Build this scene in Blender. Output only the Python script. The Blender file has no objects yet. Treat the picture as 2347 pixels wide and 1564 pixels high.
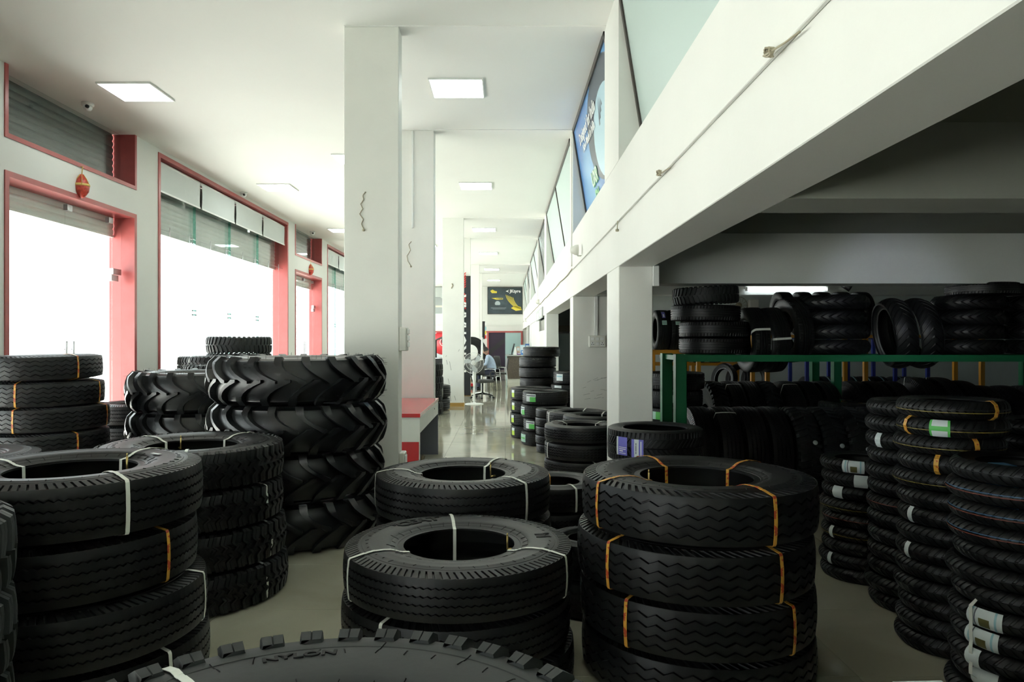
import bpy, bmesh, math, random
import numpy as np
from mathutils import Vector, Matrix, Euler
random.seed(7)
PI = math.pi
SC = bpy.context.scene
COL = SC.collection
HC = 1.52                      # eye height above the floor
CEIL = 4.38

# ------------------------------------------------------------------ camera
cam = bpy.data.cameras.new('camera')
cam.sensor_width = 36.0
cam.lens = 1620.0 / 2347.0 * 36.0
cam.shift_x = (1173.5 - 1158.0) / 2347.0
cam.clip_end = 400
cam_ob = bpy.data.objects.new('camera', cam)
cam_ob.location = (0, 0, HC)
cam_ob.rotation_euler = (PI / 2, 0, 0)
COL.objects.link(cam_ob)
SC.camera = cam_ob

# ------------------------------------------------------------------ world and exposure
world = bpy.data.worlds.new('world')
SC.world = world
world.use_nodes = True
bg = world.node_tree.nodes['Background']
bg.inputs[0].default_value = (0.91, 0.98, 1.0, 1)
bg.inputs[1].default_value = 5.4
SC.view_settings.view_transform = 'Standard'
SC.view_settings.look = 'None'
SC.view_settings.gamma = 1.0
SC.view_settings.use_curve_mapping = False
SC.view_settings.exposure = 0.12
sun = bpy.data.lights.new('sun', 'SUN'); sun.energy = 95.0; sun.angle = 0.02; sun.color = (1.0, 0.98, 0.94)
sun_ob = bpy.data.objects.new('sun', sun); COL.objects.link(sun_ob)
sun_ob.rotation_euler = Vector((-0.15, 0.5, -0.85)).to_track_quat('-Z', 'Y').to_euler()
LED_POWER = 9.0
TUBE_POWER = 10.0
SC.cycles.max_bounces = 7
SC.cycles.diffuse_bounces = 5
SC.cycles.glossy_bounces = 3
SC.cycles.transparent_max_bounces = 10
SC.cycles.sample_clamp_indirect = 6.0
SC.cycles.caustics_reflective = False
SC.cycles.caustics_refractive = False

# ------------------------------------------------------------------ materials
MATS = {}
def mat(name, color, rough=0.6, spec=0.5, metal=0.0, emit=None, estr=0.0, noise=None, bump=None, coat=0.0):
    """Principled material; noise=(scale, amount) varies the colour, bump=(scale, strength, distance)."""
    if name in MATS: return MATS[name]
    m = bpy.data.materials.new(name); m.use_nodes = True
    nt = m.node_tree; p = nt.nodes['Principled BSDF']
    c = (color[0], color[1], color[2], 1)
    p.inputs['Base Color'].default_value = c
    p.inputs['Roughness'].default_value = rough
    p.inputs['Specular IOR Level'].default_value = spec
    p.inputs['Metallic'].default_value = metal
    p.inputs['Coat Weight'].default_value = coat
    if emit:
        p.inputs['Emission Color'].default_value = (*emit, 1)
        p.inputs['Emission Strength'].default_value = estr
    if noise or bump:
        tc = nt.nodes.new('ShaderNodeTexCoord')
    if noise:
        n = nt.nodes.new('ShaderNodeTexNoise'); n.inputs['Scale'].default_value = noise[0]; n.inputs['Detail'].default_value = 5
        r = nt.nodes.new('ShaderNodeValToRGB')
        a = noise[1]
        r.color_ramp.elements[0].position = 0.3; r.color_ramp.elements[1].position = 0.7
        r.color_ramp.elements[0].color = (c[0]*(1-a), c[1]*(1-a), c[2]*(1-a), 1)
        r.color_ramp.elements[1].color = (min(1,c[0]*(1+a)), min(1,c[1]*(1+a)), min(1,c[2]*(1+a)), 1)
        nt.links.new(tc.outputs['Object'], n.inputs['Vector']); nt.links.new(n.outputs['Fac'], r.inputs['Fac'])
        nt.links.new(r.outputs['Color'], p.inputs['Base Color'])
    if bump:
        n = nt.nodes.new('ShaderNodeTexNoise'); n.inputs['Scale'].default_value = bump[0]; n.inputs['Detail'].default_value = 4
        b = nt.nodes.new('ShaderNodeBump'); b.inputs['Strength'].default_value = bump[1]; b.inputs['Distance'].default_value = bump[2]
        nt.links.new(tc.outputs['Object'], n.inputs['Vector']); nt.links.new(n.outputs['Fac'], b.inputs['Height'])
        nt.links.new(b.outputs['Normal'], p.inputs['Normal'])
    MATS[name] = m
    return m

WALL = mat('white_wall_paint', (0.715, 0.72, 0.685), 0.55, 0.3, noise=(1.3, 0.025), bump=(30, 0.06, 0.01))
PILLAR = mat('white_pillar_paint', (0.80, 0.805, 0.765), 0.5, 0.3, noise=(2.2, 0.03), bump=(40, 0.06, 0.01))
CEILM = mat('ceiling_paint', (0.87, 0.875, 0.845), 0.7, 0.2, noise=(0.6, 0.02))
SLABM = mat('shade_grey_slab', (0.17, 0.18, 0.15), 0.8, noise=(0.8, 0.08))  # slab colour darkened to stand in for the weak light under the mezzanine
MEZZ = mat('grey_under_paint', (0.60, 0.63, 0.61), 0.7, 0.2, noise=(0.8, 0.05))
RED = mat('red_frame_paint', (0.36, 0.075, 0.072), 0.3, 0.5, noise=(6, 0.08))
REDLAM = mat('red_laminate', (0.50, 0.02, 0.025), 0.12, 0.6)
WHITELAM = mat('white_laminate', (0.72, 0.75, 0.70), 0.35)
GREYLAM = mat('grey_laminate', (0.16, 0.17, 0.21), 0.4)
DARKFRAME = mat('dark_bronze_frame', (0.035, 0.028, 0.024), 0.35)
PLASTIC = mat('ivory_plastic', (0.72, 0.72, 0.66), 0.35)
WHITEPL = mat('white_plastic', (0.80, 0.82, 0.80), 0.3)
BLACKPL = mat('black_plastic', (0.012, 0.012, 0.013), 0.4)
CHROME = mat('chrome', (0.75, 0.76, 0.77), 0.12, metal=1.0)
STEEL = mat('brushed_steel', (0.42, 0.43, 0.44), 0.3, metal=1.0)
BRASS = mat('brass', (0.55, 0.42, 0.16), 0.35, metal=0.8)
RUBBER = mat('black_rubber', (0.0060, 0.0066, 0.0069), 0.44, 0.36, noise=(3.0, 0.30), bump=(60, 0.10, 0.004))
RUBBER2 = mat('tractor_rubber', (0.0065, 0.0073, 0.0085), 0.33, 0.48, noise=(4.0, 0.25), bump=(25, 0.12, 0.006))
RUBBER3 = mat('dusty_rubber', (0.016, 0.019, 0.019), 0.58, 0.4, noise=(4.0, 0.25), bump=(50, 0.12, 0.004))
LETTER = mat('dull_rubber_lettering', (0.006, 0.006, 0.006), 0.7, 0.3)
WHITESTRAP = mat('white_strap', (0.72, 0.74, 0.68), 0.4)
CABLE = mat('old_cable', (0.30, 0.27, 0.19), 0.6)
GREENP = mat('green_rack_paint', (0.010, 0.14, 0.055), 0.4)
YELLOWP = mat('yellow_rack_paint', (0.55, 0.25, 0.02), 0.4)
BLUEP = mat('blue_rack_paint', (0.03, 0.05, 0.30), 0.4)
SHUT = mat('grey_shutter_slats', (0.42, 0.46, 0.44), 0.45, noise=(5, 0.06))
SHUTD = mat('dark_shutter_slats', (0.095, 0.115, 0.11), 0.5, noise=(5, 0.08))
BLIND = mat('white_blind_fabric', (0.62, 0.66, 0.65), 0.8, bump=(9, 0.25, 0.03))
AQUA = mat('frosted_aqua_glass', (0.41, 0.50, 0.475), 0.45, 0.35)
CONC = mat('pale_concrete', (0.42, 0.42, 0.40), 0.8, noise=(0.8, 0.08))
ORN = mat('red_ornament', (0.42, 0.05, 0.03), 0.4, noise=(30, 0.5))
GOLD = mat('gold_trim', (0.60, 0.42, 0.12), 0.4)
SKIN = mat('skin', (0.30, 0.17, 0.11), 0.55)
HAIR = mat('black_hair', (0.012, 0.010, 0.009), 0.5)
SHIRT = mat('light_blue_shirt', (0.34, 0.42, 0.55), 0.8, noise=(14, 0.1))
TROUSER = mat('navy_trousers', (0.02, 0.025, 0.05), 0.8)
SIGNBLK = mat('black_sign_board', (0.012, 0.016, 0.020), 0.3)
LABELW = mat('white_label', (0.68, 0.74, 0.74), 0.5)
LABELG = mat('green_label', (0.10, 0.50, 0.10), 0.5)
LABELY = mat('lime_label', (0.50, 0.68, 0.06), 0.5)
LABELB = mat('violet_blue_label', (0.16, 0.15, 0.55), 0.45)
LABELC = mat('pale_cyan_label', (0.30, 0.52, 0.58), 0.5)
LABELD = mat('olive_label_print', (0.12, 0.11, 0.03), 0.5)
LABELM = mat('mint_label', (0.40, 0.62, 0.52), 0.5)
INK = mat('grey_print', (0.10, 0.11, 0.14), 0.6)
WHITETXT = mat('white_print', (0.85, 0.86, 0.84), 0.5)
REDTXT = mat('red_print', (0.60, 0.03, 0.02), 0.5)
GREENTXT = mat('green_print', (0.15, 0.40, 0.18), 0.5)
GOLDTXT = mat('yellow_print', (0.62, 0.50, 0.05), 0.5)
BLUELINE = mat('blue_tread_line', (0.04, 0.12, 0.25), 0.5)
GRANITE = mat('brown_granite', (0.085, 0.07, 0.055), 0.25, noise=(45, 0.45))
SKIRT = mat('ochre_skirting', (0.42, 0.25, 0.07), 0.4)
GROUT = mat('floor_grout', (0.22, 0.22, 0.19), 0.7)
SCUFF = mat('grey_scuff', (0.28, 0.29, 0.28), 0.7)

def strap_print():
    m = bpy.data.materials.new('orange_printed_strap'); m.use_nodes = True
    nt = m.node_tree; p = nt.nodes['Principled BSDF']; p.inputs['Roughness'].default_value = 0.4
    tc = nt.nodes.new('ShaderNodeTexCoord'); n = nt.nodes.new('ShaderNodeTexNoise')
    n.inputs['Scale'].default_value = 55; n.inputs['Detail'].default_value = 2
    r = nt.nodes.new('ShaderNodeValToRGB'); r.color_ramp.interpolation = 'CONSTANT'
    r.color_ramp.elements[0].color = (0.60, 0.31, 0.045, 1); r.color_ramp.elements[1].position = 0.56
    r.color_ramp.elements[1].color = (0.42, 0.06, 0.02, 1)
    nt.links.new(tc.outputs['Object'], n.inputs['Vector']); nt.links.new(n.outputs['Fac'], r.inputs['Fac'])
    nt.links.new(r.outputs['Color'], p.inputs['Base Color'])
    return m
ORANGESTRAP = strap_print()

def floor_tile_mat():
    m = bpy.data.materials.new('polished_vitrified_tile'); m.use_nodes = True
    nt = m.node_tree; p = nt.nodes['Principled BSDF']
    p.inputs['Roughness'].default_value = 0.07; p.inputs['Specular IOR Level'].default_value = 0.62
    g = nt.nodes.new('ShaderNodeNewGeometry')
    n = nt.nodes.new('ShaderNodeTexNoise'); n.inputs['Scale'].default_value = 1.1; n.inputs['Detail'].default_value = 8
    n.inputs['Distortion'].default_value = 1.2
    r = nt.nodes.new('ShaderNodeValToRGB')
    r.color_ramp.elements[0].position = 0.35; r.color_ramp.elements[0].color = (0.34, 0.325, 0.245, 1)
    r.color_ramp.elements[1].position = 0.68; r.color_ramp.elements[1].color = (0.44, 0.425, 0.335, 1)
    nt.links.new(g.outputs['Position'], n.inputs['Vector']); nt.links.new(n.outputs['Fac'], r.inputs['Fac'])
    nt.links.new(r.outputs['Color'], p.inputs['Base Color'])
    n2 = nt.nodes.new('ShaderNodeTexNoise'); n2.inputs['Scale'].default_value = 2.5
    b = nt.nodes.new('ShaderNodeBump'); b.inputs['Strength'].default_value = 0.05; b.inputs['Distance'].default_value = 0.02
    nt.links.new(g.outputs['Position'], n2.inputs['Vector']); nt.links.new(n2.outputs['Fac'], b.inputs['Height'])
    nt.links.new(b.outputs['Normal'], p.inputs['Normal'])
    return m
TILE = floor_tile_mat()

def glass_mat(name, tint, gloss=0.10):
    """architectural pane: clear transmission plus mirror reflection by Fresnel"""
    m = bpy.data.materials.new(name); m.use_nodes = True
    nt = m.node_tree; nt.nodes.clear()
    o = nt.nodes.new('ShaderNodeOutputMaterial'); t = nt.nodes.new('ShaderNodeBsdfTransparent')
    t.inputs[0].default_value = (*tint, 1)
    g = nt.nodes.new('ShaderNodeBsdfGlossy'); g.inputs['Roughness'].default_value = 0.01
    f = nt.nodes.new('ShaderNodeFresnel'); geo = nt.nodes.new('ShaderNodeNewGeometry'); mr = nt.nodes.new('ShaderNodeMapRange')
    mr.inputs['To Min'].default_value = 1.45; mr.inputs['To Max'].default_value = 1/1.45      # same index seen from both faces of the thin pane
    nt.links.new(geo.outputs['Backfacing'], mr.inputs['Value']); nt.links.new(mr.outputs[0], f.inputs[0])
    x = nt.nodes.new('ShaderNodeMixShader')
    nt.links.new(f.outputs[0], x.inputs[0]); nt.links.new(t.outputs[0], x.inputs[1]); nt.links.new(g.outputs[0], x.inputs[2])
    nt.links.new(x.outputs[0], o.inputs[0])
    return m
GLASS = glass_mat('clear_window_glass', (0.945, 0.964, 0.955))
FINM = glass_mat('green_glass_fin', (0.55, 0.80, 0.74))
WRAP = glass_mat('clear_plastic_wrap', (0.7, 0.75, 0.75))

# ------------------------------------------------------------------ mesh helpers
class MB:
    """collects boxes, tubes, lathes ... and links them as ONE mesh object"""
    def __init__(s): s.v = []; s.f = []; s.mi = []; s.cur = 0; s.sm = []
    def add(s, vs, fs, smooth=False):
        o = len(s.v); s.v.extend([tuple(v) for v in vs])
        for f in fs: s.f.append([o + i for i in f]); s.mi.append(s.cur); s.sm.append(smooth)
        return s
    def box(s, x0, x1, y0, y1, z0, z1, bev=0.0):
        if bev > 0:
            b = min(bev, (x1-x0)*.45, (y1-y0)*.45, (z1-z0)*.45)
            vs = []
            for sx in (0, 1):
                for sy in (0, 1):
                    for sz in (0, 1):
                        X, Y, Z = (x0, x1)[sx], (y0, y1)[sy], (z0, z1)[sz]
                        dx, dy, dz = (b, -b)[sx], (b, -b)[sy], (b, -b)[sz]
                        vs += [(X, Y+dy, Z+dz), (X+dx, Y, Z+dz), (X+dx, Y+dy, Z)]
            I = lambda a, b_, c, k: (a*4 + b_*2 + c)*3 + k
            fs = []
            for a in (0, 1):
                fs.append([I(a,0,0,0), I(a,1,0,0), I(a,1,1,0), I(a,0,1,0)][::(-1 if a == 0 else 1)])
                fs.append([I(0,a,0,1), I(1,a,0,1), I(1,a,1,1), I(0,a,1,1)][::(1 if a == 0 else -1)])
                fs.append([I(0,0,a,2), I(1,0,a,2), I(1,1,a,2), I(0,1,a,2)][::(-1 if a == 0 else 1)])
                for c in (0, 1):
                    fs.append([I(a,c,0,0), I(a,c,1,0), I(a,c,1,1), I(a,c,0,1)])
                    fs.append([I(a,0,c,0), I(a,1,c,0), I(a,1,c,2), I(a,0,c,2)])
                    fs.append([I(0,a,c,1), I(1,a,c,1), I(1,a,c,2), I(0,a,c,2)])
            for a in (0, 1):
                for b_ in (0, 1):
                    for c in (0, 1): fs.append([I(a,b_,c,0), I(a,b_,c,1), I(a,b_,c,2)])
            return s.add(vs, fs)
        vs = [(x0,y0,z0),(x1,y0,z0),(x1,y1,z0),(x0,y1,z0),(x0,y0,z1),(x1,y0,z1),(x1,y1,z1),(x0,y1,z1)]
        return s.add(vs, [(0,3,2,1),(4,5,6,7),(0,1,5,4),(1,2,6,5),(2,3,7,6),(3,0,4,7)])
    def prism(s, poly, axis, a, b):
        """extrude a 2-D polygon along axis 0/1/2 from a to b"""
        n = len(poly)
        def P(p, t):
            q = [0, 0, 0]; o = [i for i in range(3) if i != axis]; q[axis] = t; q[o[0]] = p[0]; q[o[1]] = p[1]; return q
        vs = [P(p, a) for p in poly] + [P(p, b) for p in poly]
        fs = [list(range(n))[::-1], list(range(n, 2*n))] + [[i, (i+1) % n, n+(i+1) % n, n+i] for i in range(n)]
        return s.add(vs, fs)
    def tube(s, pts, r, seg=8, caps=True, smooth=True):
        pts = [Vector(p) for p in pts]; n = len(pts); rr = r if isinstance(r, (list, tuple)) else [r]*n
        vs = []; prev = None
        for i, p in enumerate(pts):
            d = (pts[min(i+1, n-1)] - pts[max(i-1, 0)]).normalized()
            if prev is None:
                a = Vector((0, 0, 1)) if abs(d.z) < 0.9 else Vector((1, 0, 0))
                u = d.cross(a).normalized()
            else:
                u = (prev - d*prev.dot(d)).normalized()
            prev = u; w = d.cross(u)
            for k in range(seg):
                t = 2*PI*k/seg; vs.append(p + (u*math.cos(t) + w*math.sin(t))*rr[i])
        fs = []
        for i in range(n-1):
            for k in range(seg):
                fs.append([i*seg+k, i*seg+(k+1) % seg, (i+1)*seg+(k+1) % seg, (i+1)*seg+k])
        if caps: fs += [list(range(seg))[::-1], [(n-1)*seg+k for k in range(seg)]]
        return s.add(vs, fs, smooth)
    def lathe(s, prof, c=(0, 0, 0), seg=24, axis='z', smooth=True):
        """revolve (r, h) points round an axis through c"""
        vs = []
        for r, h in prof:
            for k in range(seg):
                t = 2*PI*k/seg; a, b = r*math.cos(t), r*math.sin(t)
                q = {'z': (a, b, h), 'y': (a, h, b), 'x': (h, a, b)}[axis]
                vs.append((c[0]+q[0], c[1]+q[1], c[2]+q[2]))
        fs = []
        for i in range(len(prof)-1):
            for k in range(seg):
                fs.append([i*seg+k, i*seg+(k+1) % seg, (i+1)*seg+(k+1) % seg, (i+1)*seg+k])
        fs += [list(range(seg))[::-1], [(len(prof)-1)*seg+k for k in range(seg)]]
        return s.add(vs, fs, smooth)
    def mesh(s, name, mats):
        me = bpy.data.meshes.new(name); me.from_pydata(s.v, [], s.f)
        for m in (mats if isinstance(mats, (list, tuple)) else [mats]): me.materials.append(m)
        me.polygons.foreach_set('material_index', s.mi); me.polygons.foreach_set('use_smooth', s.sm)
        bm = bmesh.new(); bm.from_mesh(me); bmesh.ops.recalc_face_normals(bm, faces=bm.faces); bm.to_mesh(me); bm.free()
        me.update(); return me
    def build(s, name, mats, parent=None, loc=(0, 0, 0), rot=(0, 0, 0)):
        return ob(name, s.mesh(name, mats), parent, loc, rot)

def ob(name, data, parent=None, loc=(0, 0, 0), rot=(0, 0, 0)):
    o = bpy.data.objects.new(name, data); COL.objects.link(o)
    o.location = loc; o.rotation_euler = rot
    if parent is not None: o.parent = parent
    return o
def tag(o, label, cat, group=None, kind=None):
    o['label'] = label; o['category'] = cat
    if group: o['group'] = group
    if kind: o['kind'] = kind
    return o
def struct(o, label=None):
    o['kind'] = 'structure'
    if label: o['label'] = label
    return o
def thing(name, label, cat, loc=(0, 0, 0), rz=0, group=None):
    o = ob(name, None, None, loc, (0, 0, rz)); o.empty_display_size = 0.1
    return tag(o, label, cat, group)
def copy_tree(src, loc=None, rot=None, label=None, group=None):
    c = src.copy(); COL.objects.link(c)
    if loc is not None: c.location = loc
    if rot is not None: c.rotation_euler = rot
    if label: c['label'] = label
    if group: c['group'] = group
    for ch in src.children:
        d = ch.copy(); COL.objects.link(d); d.parent = c
        for g in ch.children:
            e = g.copy(); COL.objects.link(e); e.parent = d
    return c
def text_mesh(txt, size, extrude=0.002, bold=0.0, align='CENTER'):
    cu = bpy.data.curves.new('lettering', 'FONT'); cu.body = txt; cu.size = size; cu.extrude = extrude; cu.offset = bold
    cu.align_x = align; cu.align_y = 'CENTER'; cu.resolution_u = 2
    o = bpy.data.objects.new('tmp', cu); COL.objects.link(o)
    dg = bpy.context.evaluated_depsgraph_get(); me = bpy.data.meshes.new_from_object(o.evaluated_get(dg))
    bpy.data.objects.remove(o); bpy.data.curves.remove(cu)
    return me
def flat_text(txt, size, m, parent, loc, rot, name='lettering', bold=0.0, sx=1.0):
    me = text_mesh(txt, size, 0.001, bold); me.materials.clear(); me.materials.append(m)
    o = ob(name, me, parent, loc, rot); o.scale = (sx, 1, 1); return o

# ------------------------------------------------------------------ the setting
# floor: slab, individual polished tiles near the walkway, the rest joined
TS = 0.80
fl = MB().box(-5.5, 9.2, -9.7, 37.2, -0.20, -0.012).build('floor', GROUT); struct(fl, 'floor of large polished beige tiles')
tm = MB().box(0.0015, TS-0.0015, 0.0015, TS-0.0015, -0.012, 0.0, 0.0012).mesh('tile', TILE)
rest = MB()
nx0, nx1, ny0, ny1 = -7, 12, -13, 47
for i in range(nx0, nx1):
    for j in range(ny0, ny1):
        x, y = i*TS, j*TS
        if (-3 <= i < 3 and 2 <= j < 36) or (3 <= i < 6 and 2 <= j < 12):
            ob('tile', tm, fl, (x, y, 0))
        else:
            x0, x1, y0, y1 = x+.0015, min(x+TS-.0015, 9.2), y+.0015, min(y+TS-.0015, 37.2)
            rest.box(max(x0, -5.5), x1, y0, y1, -0.012, 0.0)
r_ = rest.build('tile_field', TILE, fl); r_['kind'] = 'stuff'
gr = MB().box(-60, -5.52, -40, 80, -0.35, -0.15).build('ground', CONC); struct(gr, 'pale forecourt outside the shop windows')

ce = MB().box(-5.6, 9.2, -9.7, 37.2, CEIL, CEIL+0.2).build('ceiling', CEILM); struct(ce, 'plain white ceiling')
PX0_ = -1.46
PY = [(6.40, 6.60), (9.55, 9.77), (16.40, 16.60), (19.58, 19.78), (26.40, 26.60), (29.70, 29.9)]
for k, (a, b) in enumerate(PY):
    bm_ = MB().box(PX0_, 0.914, a, b, CEIL-0.010, CEIL).build('ceiling_beam', CEILM); struct(bm_)

# left wall with its openings
WX = -5.14; WO = -5.47
wl = MB()
piers = [(-9.7, -9.3), (-3.28, -2.75), (-0.16, 0.46), (6.72, 7.25), (9.84, 10.46), (16.72, 17.28), (19.80, 20.40), (26.70, 27.25), (29.8, 30.4), (36.6, 37.2)]
for a, b in piers: wl.box(WO, WX, a, b, 0, CEIL)
DOORS = [(7.25, 9.84), (17.28, 19.80), (27.25, 29.80), (-2.75, -0.16)]
WINS = [(0.46, 6.72), (10.46, 16.72), (20.40, 26.70), (30.4, 36.6), (-9.3, -3.28)]
for a, b in DOORS: wl.box(WO, WX, a, b, 3.28, 3.62)
for a, b in WINS: wl.box(WO, WX, a, b, 4.32, CEIL); wl.box(WO, WX, a, b, 0, 0.12)
struct(wl.build('wall_left', WALL), 'white wall between the shop-front windows')
def red_lining(y0, y1, z0, z1, t, parent, name='frame', top=True):
    m = MB()
    m.box(WO-0.01, WX+0.012, y0, y0+t, z0, z1); m.box(WO-0.01, WX+0.012, y1-t, y1, z0, z1)
    if top: m.box(WO-0.01, WX+0.012, y0+t, y1-t, z1-t, z1)
    m.box(WO-0.01, WX+0.012, y0+t, y1-t, z0, z0+t)
    return m.build(name, RED, parent)
SLH = 0.085
def slat_mesh(L):
    """one curved interlocking roller-shutter slat, L long, running along y"""
    m = MB(); pr = []
    for k in range(6):
        t = k/5; pr.append((0.016*math.sin(PI*t), t*SLH*1.03))
    poly = pr + [(x-0.004, z) for x, z in reversed(pr)]
    m.prism([(x, z) for x, z in poly], 1, 0, L)
    return m
def shutter(y0, y1, zlo, zhi, x, material, parent):
    sm = slat_mesh(y1-y0).mesh('slat', material)
    n = int(math.ceil((zhi-zlo)/SLH))
    for k in range(n): ob('slat', sm, parent, (x, y0, zlo+k*SLH))
    MB().box(x-0.01, x+0.02, y0, y1, zlo-0.03, zlo-0.002).build('bottom_rail', material, parent)
for wi, (a, b) in enumerate(WINS):
    w = ob('window_%d' % (wi+1), None, None, (0, 0, 0)); struct(w, 'tall shop window with a red frame, white roller blinds and a roller shutter')
    red_lining(a, b, 0.12, 4.32, 0.065, w, 'frame')
    n = 4; st = (b-a-0.13)/n
    for k in range(n):
        y0 = a+0.065+k*st
        MB().box(-5.342, -5.330, y0+0.004, y0+st-0.004, 0.19, 4.24).build('pane', GLASS, w)
        if k:
            f = MB().box(-5.325, -5.280, y0-0.006, y0+0.006, 0.19, 3.80).build('glass_fin', FINM, w)
            sp = MB()
            for zz in (3.22, 2.0):
                sp.box(-5.33, -5.30, y0-0.07, y0+0.07, zz+0.03, zz+0.042); sp.box(-5.33, -5.30, y0-0.07, y0+0.07, zz-0.042, zz-0.03)
                for dy in (-0.07, 0.07):
                    for dz in (-0.036, 0.036): sp.lathe([(0.014, -5.33), (0.014, -5.30)], (0, y0+dy, zz+dz), 8, 'x')
            sp.build('spider_fitting', STEEL, w)
        m = MB(); m.tube([(-5.235, y0+0.03, 3.22), (-5.235, y0+st-0.03, 3.22)], 0.004, 5)
        for q in (0.33, 0.78): m.box(-5.24, -5.23, y0+st*q, y0+st*q+0.012, 3.15, 3.29)
        m.build('glazing_rod', STEEL, w)
    shutter(a+0.07, b-0.07, 3.23 if wi else 1.75, 4.24, -5.44, SHUT, w)  # first window's unseen shutter is set lower to cut light on the spandrel
    for k in range(n):
        if k == 0 and False: pass
        y0 = a+0.075+k*st
        if wi not in (1, 2): continue
        t = thing('roller_blind', '', 'blind', (0, 0, 0), 0, 'white roller blinds at the tops of the shop windows')
        if wi == 1: lab = 'white roller blind in the big window, %s from the red transom door' % ('first', 'second', 'third', 'fourth')[k]
        elif wi == 2: lab = 'white roller blind in the far window behind the pillar, %s from the near end' % ('first', 'second', 'third', 'fourth')[k]
        else: lab = 'white roller blind in the %s shop window out of sight' % ('near', '', '', 'farthest')[wi]
        t['label'] = lab
        m = MB(); m.tube([(-5.215, y0+0.01, 4.20), (-5.215, y0+st-0.05, 4.20)], 0.032, 12); m.build('roller', WHITEPL, t)
        m = MB(); nn = 10
        vs = []; 
        for i in range(nn+1):
            for j in range(9):
                yy = y0+0.02+(st-0.08)*i/nn; zz = 3.79+(4.19-3.79)*j/8
                vs.append((-5.186+0.006*math.sin(i*1.7+j*0.4)*math.sin(PI*j/8), yy, zz))
        fs = [[i*9+j, (i+1)*9+j, (i+1)*9+j+1, i*9+j+1] for i in range(nn) for j in range(8)]
        m.add(vs, fs, True); m.build('fabric', BLIND, t)
        MB().box(-5.193, -5.179, y0+0.015, y0+st-0.055, 3.765, 3.79).build('bottom_bar', WHITEPL, t)
for di, (a, b) in enumerate(DOORS):
    d = ob('door_%d' % (di+1), None); struct(d, 'double glass door in a red frame with steel handles')
    red_lining(a, b, 0.0, 3.28, 0.06, d, 'frame')
    mid = (a+b)/2 - 0.02
    for s_, (y0, y1) in enumerate(((a+0.30, mid-0.004), (mid+0.004, b-0.30))):
        pn = MB().box(-5.317, -5.305, y0, y1, 0.08, 3.10).build('pane', GLASS, d)
        h = MB(); yy = mid + (-0.07 if s_ == 0 else 0.07)
        h.tube([(-5.25, yy, 0.75), (-5.25, yy, 1.52)], 0.014, 10)
        for zz in (0.85, 1.42): h.tube([(-5.305, yy, zz), (-5.25, yy, zz)], 0.009, 8)
        h.build('handle', STEEL, d)
    for y0, y1 in ((a+0.06, a+0.295), (b-0.295, b-0.06)):
        MB().box(-5.317, -5.305, y0, y1, 0.08, 3.20).build('side_pane', GLASS, d)
    p = MB()
    for yy in (mid+0.0, b-0.42): p.box(-5.33, -5.28, yy, yy+0.10, 3.10, 3.17)
    p.box(-5.335, -5.275, b-0.33, b-0.13, 2.42, 2.50); p.box(-5.335, -5.275, b-0.37, b-0.20, 2.33, 2.41)
    p.build('patch_fitting', STEEL, d)
    shutter(a+0.07, b-0.07, 2.98, 3.22, -5.43, WHITELAM, d)
    w = ob('window_%d' % (di+11), None); struct(w, 'dark shuttered transom with a red frame above the glass door')
    red_lining(a, b, 3.62, CEIL-0.001, 0.05, w, 'frame', top=False)
    MB().box(-5.342, -5.330, a+0.05, b-0.05, 3.67, 4.378).build('pane', GLASS, w)
    shutter(a+0.06, b-0.06, 3.69, 4.375, -5.44, SHUTD, w)
    o = thing('door_ornament', ('red and gold hanging ornament above the nearest glass door' if di == 0 else 'red and gold hanging ornament above the second glass door' if di == 1 else 'red hanging ornament above the farthest glass door' if di == 2 else 'red hanging ornament above the glass door behind the camera'), 'ornament', (-5.11, a+1.28+0.12*di*0, 3.40), 0, 'red ornaments hung above the glass doors')
    MB().lathe([(0.001, -0.16), (0.035, -0.14), (0.075, -0.08), (0.085, -0.01), (0.07, 0.05), (0.04, 0.09), (0.02, 0.13), (0.001, 0.14)], (0, 0, 0), 14).build('body', ORN, o)
    m = MB(); m.lathe([(0.086, -0.015), (0.09, 0.0), (0.086, 0.015)], (0, 0, 0), 14)
    m.tube([(0, 0, 0.13), (0.005, 0.0, 0.19), (0, 0.02, 0.23), (-0.012, 0.0, 0.225)], 0.006, 6)
    for k in range(6):
        t = k*PI/3; m.tube([(0.09*math.cos(t), 0.09*math.sin(t), 0), (0.06*math.cos(t), 0.06*math.sin(t), 0.07), (0.02*math.cos(t), 0.02*math.sin(t), 0.13)], 0.004, 5)
    m.build('gold_cord', GOLD, o)

# ceiling cameras along the window wall
for k, (x, y) in enumerate(((-5.02, 8.50), (-5.03, 13.6), (-5.03, 18.45), (-1.90, 21.4))):
    t = thing('dome_camera', ('small white dome camera under the ceiling above the nearest transom', 'small white dome camera under the ceiling above the big window', 'small white dome camera under the ceiling above the second transom', 'small white dome camera on the ceiling between the pillars')[k], 'camera', (x, y, CEIL), 0, 'dome cameras on the ceiling')
    MB().lathe([(0.001, -0.035), (0.07, -0.03), (0.07, 0.0)], (0, 0, 0), 16).build('base', WHITEPL, t)
    MB().lathe([(0.001, -0.095), (0.03, -0.09), (0.05, -0.065), (0.052, -0.03)], (0, 0, 0), 14).build('dome', WHITEPL, t)
    MB().lathe([(0.001, -0.03), (0.02, -0.025), (0.022, 0.0)], (0.025, -0.045, -0.055), 10, 'y').build('lens', BLACKPL, t)

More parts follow.
